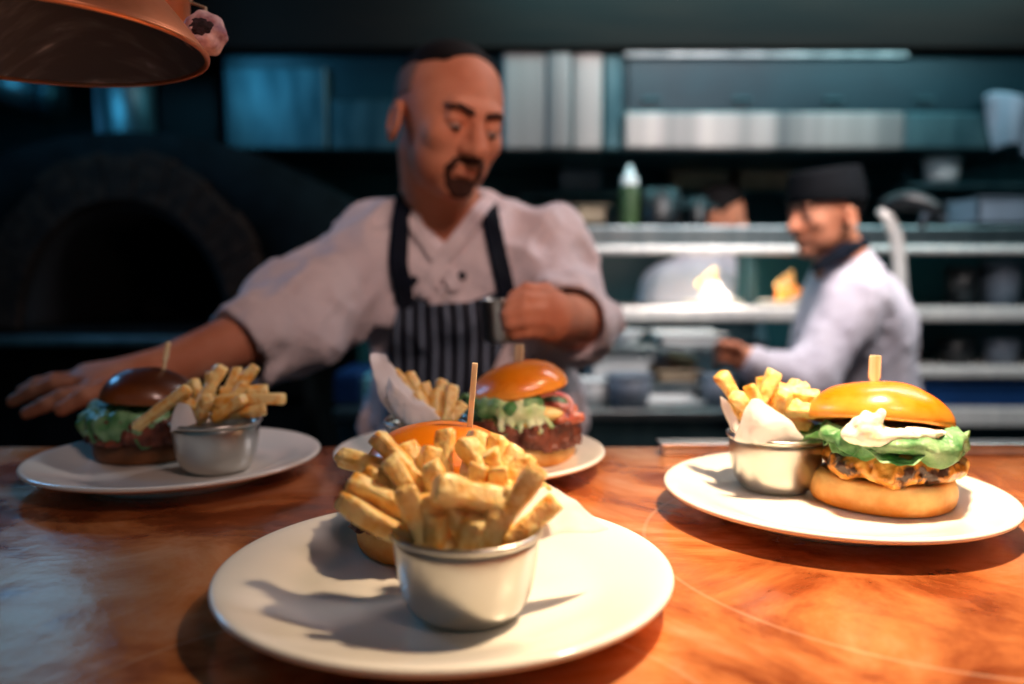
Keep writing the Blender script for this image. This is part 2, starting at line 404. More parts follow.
# ---- steel ticket rail on the far edge
tr = thing('ticket_rail', P(850, 470, .86) * (1, 1, 0) + (0, 0, TOP), 'steel rail lying along the far edge of the copper counter behind the chicken burger', 'rail')
xa = P(667, 445, .85)[0]
box('rail_body', (xa, .874, TOP), (1.5, .894, TOP + .012), M['white_steel'], tr, .003)
box('rail_cap', (xa - .003, .869, TOP + .012), (1.5, .899, TOP + .0145), M['steel'], tr, .001)

# ---- pizza oven
OY = 2.55
def Z(y, Y): return P(0, y, Y)[2]
def X(x, Y): return P(x, 275, Y)[0]
oc = P(132, 322, OY)
ov = thing('pizza_oven', (oc[0], OY + .4, 0), 'dark domed pizza oven with a stone arch round its black mouth', 'oven')
R1 = .335; R2 = .45; zc = oc[2] - .02; cx = oc[0]; na = 40
def arch(rr, k=1.2): return [(cx + rr * math.cos(math.pi * i / na) , zc + k * rr * math.sin(math.pi * i / na)) for i in range(na + 1)]
def ring_prism(inner, outer, ya, yb):
    V = []; F = []; n = len(inner)
    for (x, z) in inner + outer: V.append((x, ya, z))
    for (x, z) in inner + outer: V.append((x, yb, z))
    for i in range(n - 1):
        F += [(i, n + i, n + i + 1, i + 1), (2 * n + i, 2 * n + i + 1, 3 * n + i + 1, 3 * n + i), (n + i, 3 * n + i, 3 * n + i + 1, n + i + 1), (i, i + 1, 2 * n + i + 1, 2 * n + i)]
    F += [(0, 2 * n, 3 * n, n), (n - 1, 2 * n - 1, 4 * n - 1, 3 * n - 1)]
    return V, F
# arch ring of wedge stones
for i in range(13):
    a0 = math.pi * i / 13 + .003; a1 = math.pi * (i + 1) / 13 - .003; k = 1.2
    seg = lambda rr: [(cx + rr * math.cos(a0 + (a1 - a0) * t / 4), zc + k * rr * math.sin(a0 + (a1 - a0) * t / 4)) for t in range(5)]
    v, f = ring_prism(seg(R1), seg(R2 + .008 * (i % 3)), OY - .05, OY + .12); o = mk('arch_stone', v, f, M['stone'], ov, smooth=False); bev(o, .004)
# oven face with an arched opening, dome above
face_out = [(cx + 1.7 * .52 * math.cos(math.pi * i / na), zc + .62 * math.sin(math.pi * i / na)) for i in range(na + 1)]
v, f = ring_prism(arch(R1 + .01), face_out, OY + .02, OY + .9); mk('dome', v, f, M['oven_face'], ov)
v, f = ring_prism(arch(R1 - .02), arch(R1 + .012), OY - .02, OY + .85); mk('mouth_lining', v, f, M['soot'], ov)
v, f = box_vf((cx - .5, OY + .80, zc - .1), (cx + .5, OY + .86, zc + .5)); mk('oven_back', v, f, M['soot'], ov, smooth=False)
box('hearth', (cx - 1.25, OY - .02, zc - .22), (cx + .55, OY + .9, zc - .0), M['oven_face'], ov)
box('steel_ledge', (cx - 1.25, OY - .14, zc - .045), (cx + .62, OY - .02, zc - .018), M['steel_dull'], ov, .004)
box('oven_base', (cx - 1.25, OY, 0), (cx + .55, OY + .9, zc - .22), M['oven_face'], ov)
fl = P(126, 120, OY + .2)
v, f = lathe_vf([(.093, 0), (.093, .03), (.098, .03), (.098, .05), (.093, .05), (.093, .5), (.1, .5), (.1, .52), (.093, .52), (.093, 1.0)], 40, (fl[0], fl[1], zc + .5))
tag(mk('flue_pipe', v, f, M['steel_teal']), 'round steel flue pipe rising from the top of the pizza oven', 'pipe')
a = P(-60, 72, 2.9); b = P(48, 100, 2.9)
v, f = multi([tube_vf(a + (0, 0, 0), b, .07, n=24), tube_vf(b, b + np.array([.03, 0, -.008]), .08, n=24)])
tag(mk('ventilation_duct', v, f, M['steel_teal']), 'slanting blue lit air duct above the pizza oven', 'duct')

# ---- extractor hood
HY = 3.15
hd = thing('extractor_hood', (X(600, HY), HY + .3, Z(150, HY)), 'long stainless extractor hood over the back cooking line', 'extractor hood')
zt = Z(50, HY); zb = Z(151, HY)
box('hood_body', (X(225, HY), HY + .04, zb + .01), (X(1060, HY), HY + .7, zt), M['dark_glass'], hd, .01)
box('side_panel', (X(229, HY), HY, Z(150, HY)), (X(330, HY), HY + .05, Z(66, HY)), M['steel_teal'], hd, .01)
box('side_panel', (X(332, HY), HY + .01, Z(150, HY)), (X(500, HY), HY + .05, Z(98, HY)), M['steel_teal'], hd, .01)
for (a, b, d) in ((503, 545, .0), (546, 570, -.012), (571, 601, .004), (602, 622, .02)):
    box('centre_panel', (X(a, HY), HY + d, Z(150, HY)), (X(b, HY), HY + .05, Z(52, HY)), M['hood_steel'] if d < .02 else M['steel_teal'], hd, .012)
box('top_rail', (X(622, HY), HY - .0, Z(57, HY)), (X(900, HY), HY + .05, Z(50, HY)), M['steel_dull'], hd, .004)
gf_ = box('grease_filter', (X(626, HY), HY + .02, Z(111, HY)), (X(1050, HY), HY + .05, Z(58, HY)), M['dark_glass'], hd, .004)
box('lower_lip', (X(622, HY), HY - .03, Z(150, HY)), (X(895, HY), HY + .05, Z(113, HY)), M['hood_steel'], hd, .01)
box('lower_lip', (X(896, HY), HY - .02, Z(150, HY)), (X(1060, HY), HY + .05, Z(113, HY)), M['steel_teal'], hd, .01)  # darker teal end paints the light fading along the lip
for k in range(5):
    xx = X(640 + 90 * k, HY)
    box('filter_handle', (xx, HY + .0, Z(100, HY)), (xx + .07, HY + .03, Z(97, HY)), M['steel_teal'], gf_, .002)
box_dark = box('hood_column', (X(164, 3.5), 3.5, 0.0), (X(224, 3.5), 3.8, 2.75), M['black'], None, .01)
tag(box_dark, 'black square pillar between the oven flue and the extractor hood', 'pillar')

# ---- back counter under the hood
bk = thing('cooking_line', (1.0, 3.6, 0), 'dark cooking range standing against the back wall under the hood', 'cooking range')
box('range_body', (-.6, 3.6, 0), (2.5, 4.15, .88), M['black'], bk)
box('range_top', (-.6, 3.56, .88), (2.5, 4.15, .92), M['steel_teal'], bk)
box('splashback', (-.6, 4.12, .92), (2.5, 4.15, 1.4), M['tile'], bk)
sh = thing('wall_shelf', (X(700, 3.9), 3.95, Z(192, 3.9)), 'narrow wall shelf high behind the third cook', 'shelf')
box('shelf_board', (X(520, 3.9), 3.85, Z(192, 3.9) - .02), (X(1060, 3.9), 4.12, Z(192, 3.9)), M['steel_teal'], sh)
for xx in (560, 700, 860, 1000): box('bracket', (X(xx, 3.9), 3.9, Z(192, 3.9) - .1), (X(xx, 3.9) + .02, 4.12, Z(192, 3.9) - .02), M['black'], sh, .002)
zs = Z(192, 3.9)
def crate(px0, px1, h, m, name, label, cat, Y=3.9, z=zs, group=None, d=.2):
    x0, x1 = X(px0, Y), X(px1, Y); t = thing(name, ((x0 + x1) / 2, Y + d / 2, z), label, cat, group)
    w = .006; box(name + '_body', (x0, Y, z), (x1, Y + d, z + h), M[m], t, .008)
    box('lid', (x0 - w, Y - w, z + h), (x1 + w, Y + d + w, z + h + .012), M[m], t, .004)
    return t
crate(672, 726, .12, 'beige', 'storage_box', 'beige box on the wall shelf above the third cook', 'box')
crate(738, 792, .10, 'beige', 'storage_box', 'low beige box on the wall shelf beside the capped chef', 'box')
crate(560, 600, .10, 'grey_pl', 'storage_box', 'grey box on the wall shelf beyond the head chef', 'box')
cu = P(943, 182, 3.3)

# ---- gantry: two long steel shelves on posts
GY = 2.72
g = thing('steel_gantry', (X(800, GY), GY + .2, 0), 'long two level steel gantry with bright shelf edges across the kitchen', 'shelving')
gx0, gx1 = X(572, GY), 2.4
z1 = Z(226, GY); z1b = Z(246, GY)
box('upper_shelf', (gx0, GY, z1b), (gx1, GY + .38, z1), M['steel_dull'], g, .006)
box('upper_edge', (gx0, GY - .03, Z(254, GY)), (gx1, GY + .02, z1b), M['white_steel'], g, .01)
z2 = Z(307, GY); z2b = Z(321, GY)
box('lower_shelf', (gx0 + .02, GY, z2b), (gx1, GY + .42, z2), M['steel_dull'], g, .006)
box('lower_edge', (gx0 + .02, GY - .03, z2b), (gx1, GY + .02, z2 + .002), M['white_steel'], g, .01)
box('lower_fascia', (gx0 + .02, GY + .02, Z(342, GY)), (X(760, GY), GY + .04, z2b), M['steel_teal'], g, .003)
for xx in (gx0 + .04, X(765, GY), X(918, GY), gx1 - .1):
    box('post', (xx, GY + .2, 0), (xx + .035, GY + .235, z1b), M['steel_teal'], g, .004)
box('rack_shelf', (X(905, GY), GY, Z(378, GY)), (gx1, GY + .4, Z(367, GY)), M['white_steel'], g, .008)
box('rack_shelf', (X(900, GY), GY, Z(427, GY)), (gx1, GY + .4, Z(408, GY)), M['white_steel'], g, .008)
box('back_panel', (X(905, GY), GY + .4, 0.4), (gx1, GY + .42, z2b), M['tile'], g, .003)
box('back_panel', (X(770, GY), GY + .39, z2), (gx1, GY + .41, z1b), M['tile'], g, .003)
b0 = P(970, 392, GY)
t = thing('storage_tray', (X(965, GY), GY + .15, Z(408, GY)), 'blue tray between the two lower rack shelves', 'tray')
v, f = box_vf((X(916, GY), GY + .02, Z(407, GY)), (X(1040, GY), GY + .33, Z(387, GY))); mk('tray_body', v, f, M['blue_pl'], t, smooth=False)
box('tray_rim', (X(913, GY), GY + .01, Z(387, GY)), (X(1043, GY), GY + .34, Z(385, GY)), M['blue_pl'], t, .002)

# ---- lower work bench with tubs
BY = 2.25; bz = Z(410, BY)
wb = thing('work_bench', (X(560, BY), BY + .2, 0), 'steel work bench crowded with tubs beyond the head chef', 'bench')
box('bench_top', (X(330, BY), BY, bz - .03), (X(748, BY), BY + .42, bz), M['steel_dull'], wb, .005)
box('bench_front', (X(335, BY), BY + .03, .12), (X(742, BY), BY + .05, bz - .03), M['steel_teal'], wb, .004)
for xx in (340, 540, 735): 
    box('leg', (X(xx, BY) - .02, BY + .34, 0), (X(xx, BY) + .02, BY + .38, bz - .03), M['steel_teal'], wb, .003)
    box('leg', (X(xx, BY) - .02, BY + .05, 0), (X(xx, BY) + .02, BY + .09, bz - .03), M['steel_teal'], wb, .003)
def tub(px, pw, ytop, ybot, Y, m, name, label, cat='tub', taper=.85, z=None, rim=True):
    c = P(px, ybot, Y); r = pw / 2 / 800 * Y; h = Z(ytop, Y) - Z(ybot, Y); zz = c[2] if z is None else z
    t = thing(name, (c[0], Y, zz), label, cat)
    pr = [(0, 0), (r * taper, 0), (r, h), (r * .93, h), (r * taper * .92, .006), (0, .006)]
    v, f = lathe_vf(pr, 32, (c[0], Y, zz)); mk('tub_body', v, f, M[m], t)
    if rim: v, f = lathe_vf([(r * .96, h - .006), (r * 1.05, h - .006), (r * 1.05, h + .002), (r * .93, h + .002)], 32, (c[0], Y, zz)); mk('rim', v, f, M[m], t)
    return t
def tray(px0, px1, y_t, y_b, Y, m, label, d=.28, name='serving_tray'):
    x0, x1 = X(px0, Y), X(px1, Y); z0, z1_ = Z(y_b, Y), Z(y_t, Y)
    t = thing(name, ((x0 + x1) / 2, Y + d / 2, z0), label, 'tray')
    w = .008; parts = [box_vf((x0, Y, z0), (x1, Y + d, z0 + w)), box_vf((x0, Y, z0), (x1, Y + w, z1_)), box_vf((x0, Y + d - w, z0), (x1, Y + d, z1_)), box_vf((x0, Y, z0), (x0 + w, Y + d, z1_)), box_vf((x1 - w, Y, z0), (x1, Y + d, z1_))]
    v, f = multi(parts); mk('pan', v, f, M[m], t, smooth=False)
    box('lip', (x0 - .01, Y - .01, z1_), (x1 + .01, Y + w, z1_ + .004), M[m], t, .001); box('lip', (x0 - .01, Y + d - w, z1_), (x1 + .01, Y + d + .01, z1_ + .004), M[m], t, .001)
    return t
tub(629, 46, 378, 409, BY + .08, 'grey_pl', 'storage_tub', 'tall grey tub standing at the front of the work bench', z=bz)
tub(590, 40, 384, 408, BY + .12, 'white_pl', 'storage_tub', 'short white tub on the bench beside the tall grey one', z=bz)
# raised riser on the bench carrying trays
rs = thing('bench_riser', (X(640, BY), BY + .28, bz), 'small steel riser shelf standing at the back of the work bench', 'shelf')
rz1 = Z(384, BY + .2); rz2 = Z(348, BY + .2)
xl, xr = X(588, BY + .2), X(738, BY + .2)
box('riser_board', (xl, BY + .2, rz1 - .012), (xr, BY + .4, rz1), M['steel_dull'], rs, .002)
box('riser_board', (xl, BY + .2, rz2 - .012), (xr, BY + .4, rz2), M['steel_dull'], rs, .002)
for xx in (xl, X(655, BY + .2), xr - .02): box('upright', (xx, BY + .37, bz), (xx + .02, BY + .39, rz2), M['steel_teal'], rs, .002)
tray(662, 726, 335, 347, BY + .2, 'white_pl', 'white tray on the upper board of the bench riser', d=.18)
tray(660, 700, 372, 383, BY + .2, 'beige', 'beige tray on the lower board of the bench riser', d=.18)
tray(592, 652, 360, 383, BY + .2, 'white_pl', 'deep white tub on the lower board of the bench riser', d=.17)
tub(627, 32, 333, 348, BY + .28, 'white_pl', 'mixing_bowl', 'small white bowl on the upper board of the bench riser', 'bowl', taper=.45, z=rz2)
tray(648, 704, 403, 409, BY + .05, 'white_pl', 'shallow white tray lying on the bench top beside the grey tub', d=.14)
tub(716, 30, 380, 409, BY + .1, 'grey_pl', 'storage_tub', 'grey tub at the bench end near the capped chef', z=bz)
# added blue blocks standing in for blue lit panels, left of the bench
def stand_in_block(px0, px1, ya, yb, Y, m, label, name='blue_stand_in'):
    x0, x1 = X(px0, Y), X(px1, Y); z0, z1_ = Z(yb, Y), Z(ya, Y); t = thing(name, ((x0 + x1) / 2, Y + .12, z0), label, 'crate')
    box('crate_body', (x0, Y, z0), (x1, Y + .24, z1_), M[m], t, .006)
    for k in range(3):
        zz = z0 + (z1_ - z0) * (k + .8) / 4; box('rib', (x0 - .004, Y - .005, zz), (x1 + .004, Y + .003, zz + .006), M[m], t, .001)
    return t
c0 = stand_in_block(333, 358, 377, 409, BY + .08, 'blue_pl', 'blue crate on the bench under the head chef\'s outstretched sleeve'); 
c1 = stand_in_block(362, 392, 380, 409, BY + .1, 'cyan_pl', 'pale blue block standing in for a blue lit panel beside the blue one')
for c in (c0, c1): c.location.z += bz - Z(409, BY + .09)

# ---- items on the upper shelf of the gantry
bt = P(629, 226, GY + .1)
t = thing('squeeze_bottle', (bt[0], GY + .1, z1), 'green sauce squeeze bottle with a white nozzle on the upper gantry shelf', 'bottle')
v, f = lathe_vf([(0, 0), (.03, 0), (.032, .01), (.032, .13), (.027, .15), (0, .15)], 28, (bt[0], GY + .1, z1)); mk('bottle_body', v, f, M['green'], t)
v, f = lathe_vf([(.029, .145), (.029, .172), (.02, .176), (.006, .215), (0, .215)], 28, (bt[0], GY + .1, z1)); mk('nozzle_cap', v, f, M['white_pl'], t)
def pot(px, w, ya, label, m='black', Y=GY + .12, z=None, hand=True):
    c = P(px, 226, Y); r = w / 2 / 800 * Y; h = Z(ya, Y) - z1; t = thing('stock_pot', (c[0], Y, z1), label, 'pot')
    v, f = lathe_vf([(0, 0), (r * .97, 0), (r, .01), (r, h), (r * .95, h), (r * .95, .02), (0, .02)], 32, (c[0], Y, z1)); mk('pot_body', v, f, M[m], t)
    for s in (-1, 1):
        pts = [(c[0] + s * r, Y - .02, z1 + h * .7), (c[0] + s * (r + .025), Y - .02, z1 + h * .72), (c[0] + s * (r + .025), Y + .02, z1 + h * .72), (c[0] + s * r, Y + .02, z1 + h * .7)]
        v, f = path_tube(pts, .004, 8); mk('handle', v, f, M['steel_teal'], t)
pot(658, 42, 190, 'black pot on the gantry shelf beside the green squeeze bottle')
pot(697, 20, 198, 'narrow black pot on the gantry shelf nearer the third cook')
t = tray(576, 606, 206, 224, GY + .06, 'beige', 'beige tray on the gantry shelf end behind the head chef\'s shoulder', d=.2)
# pressed cups and tubs on the right side
tub(941, 34, 160, 182, 3.3, 'white_pl', 'paper_cup', 'white cup high on the rack above the coiled black hose', 'cup')
r2 = thing('hanging_rack', (X(960, 3.2), 3.3, Z(186, 3.2)), 'thin steel rack carrying the white cup under the hood', 'rack')
box('rack_board', (X(905, 3.2), 3.2, Z(187, 3.2)), (X(1080, 3.2), 3.4, Z(183, 3.2)), M['steel_teal'], r2, .002)
for k in range(7):
    xx = X(915 + 22 * k, 3.2); v, f = tube_vf((xx, 3.3, Z(183, 3.2)), (xx, 3.3, zb + .02), .004, n=8); mk('rod', v, f, M['steel_teal'], r2)
tray(975, 1060, 198, 224, GY + .08, 'grey_pl', 'grey tray on the gantry shelf beneath the hanging rack', d=.2)
# pre-rinse tap with a dark hose
tp = P(893, 226, 2.5)
t = thing('spray_tap', (tp[0], GY - .1, 0), 'curved steel spray tap rising behind the capped chef\'s shoulder', 'tap')
pts = [P(901, 300, 2.5), P(899, 260, 2.5), P(896, 235, 2.5), P(888, 218, 2.5), P(880, 209, 2.5)]
v, f = path_tube([P(901, 560, 2.5)] + pts, [.022, .022, .02, .02, .018, .014], 14); mk('tap_pipe', v, f, M['white_steel'], t)
pts = [P(880 + 7 * k, 206 - 9 * math.sin(math.pi * k / 9) + k * .8, 2.5 - .01 * k) for k in range(10)]
v, f = path_tube(pts, [.014 + .016 * math.sin(math.pi * k / 9) for k in range(10)], 14); mk('spray_hose', v, f, M['black'], t)
v, f = path_tube([P(922, 226, 2.55), P(925, 216, 2.5), P(935, 212, 2.48), P(945, 220, 2.5)], .012, 12); mk('spray_head', v, f, M['grey_pl'], t)
# pale cloth hanging under the hood at the right
def drape(name, px0, px1, ya, yb, Y, m, label, cat):
    n = 18; V = []; F = []; a = P(px0, ya, Y); b = P(px1, yb, Y)
    for i in range(n):
        for j in range(n):
            u, w = j / (n - 1), i / (n - 1); V.append((a[0] + (b[0] - a[0]) * (u + .25 * w * (1 - u)) , Y + .03 * math.sin(9 * u + 2 * w), a[2] + (b[2] - a[2]) * w + .02 * math.sin(7 * u)))
    for i in range(n - 1):
        for j in range(n - 1): F.append((i * n + j, i * n + j + 1, (i + 1) * n + j + 1, (i + 1) * n + j))
    o = mk(name, V, F, M[m]); md = o.modifiers.new('thick', 'SOLIDIFY'); md.thickness = .006
    return tag(o, label, cat)
drape('kitchen_cloth', 984, 1045, 96, 150, 3.09, 'grey_pl', 'pale grey cloth hanging from the hood near the hanging rack', 'cloth')
tub(905, 26, 343, 366, GY + .1, 'pink_pl', 'paper_cup', 'pinkish white cup on the rack shelf behind the capped chef\'s back', 'cup', z=Z(367, GY))
pts_items = [(1000, 36, 262, 'grey_pl', 'grey tub under the upper gantry shelf at its far end'), (962, 34, 268, 'black', 'black tub under the upper gantry shelf beside the grey one')]
for px, w, ya, m, lb in pts_items: tub(px, w, ya, 306, GY + .12, m, 'storage_tub', lb, z=z2)
for px, lb in ((955, 'dark low tub on the middle rack shelf'), (1000, 'dark tub on the middle rack shelf beside the low one')): tub(px, 34, 342, 366, GY + .12, 'black' if px < 980 else 'grey_pl', 'storage_tub', lb, z=Z(367, GY))

# ================================================================== PLATES
PR = .138
def plate_prof():
    top = [(0, .0085), (.06, .0085), (.082, .0088), (.094, .0105), (.104, .0140), (.118, .0185), (.130, .0222), (.1352, .0235), (.1378, .0228), (.1385, .0208)]
    bot = [(.1372, .0188), (.130, .0165), (.115, .0120), (.098, .0070), (.082, .0045), (.080, .0), (.076, .0), (.074, .004), (.04, .0045), (0, .0045)]
    return (top + bot)[::-1]
def plate(x, y, label, foot=.0):
    t = thing('dinner_plate', (x, y, TOP), label, 'plate', 'round white plates on the pass')
    v, f = lathe_vf(plate_prof(), 128, (x, y, TOP + .0005)); o = mk('plate_body', v, f, M['plate'], t); sub(o, 1)
    v, f = lathe_vf([(.072, .0), (.083, .0), (.0835, .005), (.0715, .005)], 96, (x, y, TOP)); mk('foot_ring', v, f, M['plate'], t)
    return t
PL = {'front': (-.0405, .482), 'right': (.268, .660), 'left': (-.333, .787), 'mid': (-.043, .812)}
plate(*PL['front'], 'white dinner plate in front holding the piled steel pot and half hidden burger')
plate(*PL['right'], 'white dinner plate under the grilled chicken burger with the white paper wrap')
plate(*PL['left'], 'white dinner plate under the dark shaded burger near the outstretched hand')
plate(*PL['mid'], 'white dinner plate under the beef burger in front of the apron')

# ================================================================== STEEL POTS
def ramekin(px, Y, label, z=WELL):
    c = P(px, 430, Y); x = (px - 512) / 800 * math.hypot(Y, .12); t = thing('steel_ramekin', (x, Y, z), label, 'pot', 'steel fry pots')
    pr = [(0, .0), (.022, .0), (.0275, .0012), (.0325, .0055), (.0365, .013), (.039, .025), (.0405, .038), (.0412, .047)]
    rim = [(.0425, .0478), (.0437, .0492), (.0434, .0510), (.0420, .0517), (.0406, .0508)]
    inn = [(.0398, .047), (.038, .025), (.0355, .0135), (.031, .0065), (.022, .003), (0, .0028)]
    v, f = lathe_vf(pr + inn, 80, (x, Y, z)); sub(mk('pot_wall', v, f, M['steel'], t), 1)
    v, f = lathe_vf([(.0402, .0465), (.0415, .0468)] + rim + [(.0400, .0490), (.0402, .0465)], 80, (x, Y, z)); sub(mk('rolled_rim', v, f, M['steel'], t), 1)
    return np.array([x, Y, z])
RF = ramekin(467, .4400, 'steel pot overflowing with fries at the front of the frontmost plate')
RRt = ramekin(776, .705, 'steel pot lined with white paper beside the chicken burger')
RL = ramekin(216, .772, 'steel pot of fries beside the dark shaded burger')
RM = ramekin(428, .775, 'steel pot holding the paper wrapped fries behind the frontmost burger')

# ================================================================== FRIES
def fry(tip, base, w=.0115, bend=.0, label='', group='', lat=None, tone=None):
    tip = Vector(tip); base = Vector(base); d = tip - base; L = d.length; q = d.to_track_quat('Z', 'Y')
    n = 20; K = 16; V = []; F = []
    rot = random.uniform(0, 1.5); ph = random.uniform(0, 6.28); w2 = w * random.uniform(.85, 1.08)
    bx, by = math.cos(ph) * bend, math.sin(ph) * bend; ends = (random.uniform(-.3, .3), random.uniform(-.3, .3)); tw = random.uniform(-.4, .4)
    s1, s2 = random.uniform(0, 9), random.uniform(0, 9)
    for i in range(K):
        t = i / (K - 1)
        tt = .012 * (1 - math.cos(math.pi * min(t / .12, 1))) / 2 * 8 if t < .12 else None
        e = 1.0
        if i in (0, K - 1): e = .80
        elif i in (1, K - 2): e = .96
        tz = 0.0 if i == 0 else (1.0 if i == K - 1 else (.010 if i == 1 else (.990 if i == K - 2 else (i - 1) / (K - 3) * .96 + .02)))
        sw = 1 + .07 * math.sin(s1 + tz * 7) + .04 * math.sin(s2 + tz * 15)
        for j in range(n):
            a = 2 * math.pi * j / n
            ca, sa = math.cos(a), math.sin(a); k = (abs(ca) ** 7 + abs(sa) ** 7) ** (-1 / 7) * (1 + .035 * math.sin(s1 * 3 + 11 * tz + 2 * a) + .02 * math.sin(s2 + 23 * tz + 3 * a))
            x = ca * k * w / 2 * e * sw; y = sa * k * w2 / 2 * e * sw
            r = rot + tw * tz; x, y = x * math.cos(r) - y * math.sin(r), x * math.sin(r) + y * math.cos(r)
            z = tz * L + (ends[0] * x if tz > .5 else ends[1] * x)
            c = 4 * tz * (1 - tz) * L * .5
            V.append(tuple(q @ Vector((x + bx * c, y + by * c, z)) ))
    for i in range(K - 1):
        for j in range(n): k = (j + 1) % n; F.append((i * n + j, i * n + k, (i + 1) * n + k, (i + 1) * n + j))
    F.append(tuple(range(n - 1, -1, -1))); F.append(tuple((K - 1) * n + j for j in range(n)))
    o = mk('potato_fry', V, F, M['fry'], None); o.location = base
    tag(o, label, 'fry', group)
    return o

def inpot(c, ang, r, z=.012):
    return c + np.array([math.cos(ang) * r, math.sin(ang) * r, z])
# front pot: tip (photo place, distance), and where its foot sits in the pot
GF = 'fries in the frontmost steel pot'
front = [
 ((478, 432, 0.492), (470, 500, 0.47), 0.012, 'fry standing at the very back peak of the frontmost pile'),
 ((446, 430, 0.478), (442, 500, 0.462), 0.0108, 'upright fry in the middle of the frontmost pile, in front of the bun'),
 ((500, 437, 0.49), (485, 500, 0.47), 0.0118, "fry at the back of the frontmost pile beneath the beef burger's lettuce"),
 ((517, 447, 0.485), (492, 510, 0.465), 0.0115, "fry leaning back on the paper side of the frontmost pile's peak"),
 ((464, 441, 0.474), (502, 503, 0.46), 0.0115, 'fry slanting across the upper centre of the frontmost pile'),
 ((377, 437, 0.475), (446, 510, 0.45), 0.0118, 'long fry slanting down from the upper oven side across the frontmost pile'),
 ((340, 457, 0.478), (420, 480, 0.468), 0.0108, 'thin pale fry lying almost level, highest one pointing towards the oven from the frontmost pot'),
 ((388, 458, 0.455), (424, 518, 0.445), 0.0118, 'fry crossing beneath the long slanting one in the frontmost pile'),
 ((349, 483, 0.448), (424, 524, 0.44), 0.012, 'fry lying just above the lowest one over the frontmost pot rim'),
 ((339, 499, 0.44), (418, 543, 0.43), 0.013, 'lowest thick fry hanging out over the rim on the oven side of the frontmost pot'),
 ((430, 462, 0.45), (454, 540, 0.438), 0.012, 'fry slanting down the centre of the frontmost pile'),
 ((527, 456, 0.462), (492, 535, 0.445), 0.012, 'fry just behind the big diagonal one in the frontmost pot'),
 ((498, 467, 0.438), (503, 522, 0.438), 0.0105, 'short fry with a browned end standing in the frontmost pile'),
 ((404, 487, 0.42), (424, 550, 0.423), 0.0122, 'short upright fry at the front rim on the oven side of the frontmost pot'),
 ((434, 488, 0.416), (504, 506, 0.426), 0.0148, 'fat blunt fry lying sideways across the front of the frontmost pile'),
 ((539, 467, 0.43), (458, 560, 0.418), 0.0125, 'big diagonal fry leaning over the front rim towards the chicken burger'),
 ((557, 500, 0.442), (510, 546, 0.434), 0.012, 'short fry poking out lowest on the chicken burger side of the frontmost pot'),
 ((448, 503, 0.424), (480, 558, 0.42), 0.0118, 'fry just under the fat blunt one at the frontmost pot rim'),
 ((545, 483, 0.468), (505, 545, 0.455), 0.0115, 'fry behind the lowest one on the paper side of the frontmost pot'),
 ((480, 464, 0.446), (464, 530, 0.436), 0.012, 'fry above the fat blunt one in the frontmost pile'),
 ((366, 471, 0.464), (432, 522, 0.452), 0.0112, 'slim fry between the two highest ones on the oven side of the frontmost pile'),
 ((405, 446, 0.48), (456, 515, 0.46), 0.0115, 'fry tucked behind the long slanting one in the frontmost pile'),
 ((418, 500, 0.432), (452, 555, 0.425), 0.0118, 'fry beside the short upright one at the frontmost rim'),
 ((490, 451, 0.456), (518, 532, 0.448), 0.0115, 'fry slanting towards the paper in the frontmost pile'),
 ((432, 448, 0.47), (412, 510, 0.455), 0.0112, 'fry crossing behind the upright middle one in the frontmost pile'),
 ((515, 490, 0.428), (478, 552, 0.424), 0.0118, 'fry half covered by the big diagonal one in the frontmost pot'),
]
for tip, base, w, lb in front:
    b = P(*base); 
    fry(P(*tip), b, w, random.uniform(-.09, .09), lb, GF)
for k in range(9):
    a = random.uniform(0, 6.28); b = inpot(RF, a, .02, .012); e = inpot(RF, a + .3, random.uniform(.015, .03), random.uniform(.062, .078))
    fry(e, b, .0115, .05, 'fry packed deep in the frontmost steel pot among the taller ones', GF + ', deep ones')
# right pot
GR = 'fries in the pot beside the chicken burger'
right = [
 ((720, 374, .715), (752, 424, .71), .0110, 'fry sticking out furthest on the paper tip side beside the chicken burger'),
 ((775, 371, .715), (752, 418, .71), .0115, 'tallest fry leaning outward above the white paper wrap'),
 ((748, 385, .700), (762, 425, .70), .0110, 'short fry between the two tallest above the white paper wrap'),
 ((735, 395, .690), (765, 432, .70), .0115, 'fry low against the white paper tip beside the chicken burger'),
 ((818, 398, .700), (765, 385, .72), .0110, 'fry lying across the top towards the chicken burger bun'),
 ((815, 412, .680), (775, 408, .70), .0120, 'pale fry lying flat over the paper beside the chicken bun'),
 ((808, 388, .720), (768, 400, .72), .0105, 'fry lying behind the flat ones beside the chicken burger'),
 ((812, 428, .690), (780, 415, .71), .0110, 'fry tucked lowest against the chicken burger bun'),
 ((797, 382, .730), (770, 418, .72), .0110, 'fry rising at the back of the paper lined pot'),
 ((762, 378, .735), (768, 420, .72), .0110, 'upright fry at the back of the paper lined pot'),
 ((728, 400, .720), (756, 430, .71), .0105, 'small fry behind the paper point beside the chicken burger'),
 ((800, 402, .705), (770, 428, .71), .0115, 'fry leaning under the two flat ones in the paper lined pot'),
 ((742, 410, .700), (760, 440, .70), .0110, 'fry hidden half behind the paper in the paper lined pot'),
 ((785, 392, .690), (772, 432, .70), .0115, 'fry standing behind the paper fold in the paper lined pot'),
]
for tip, base, w, lb in right: fry(P(*tip), P(*base), w, random.uniform(-.08, .08), lb, GR)
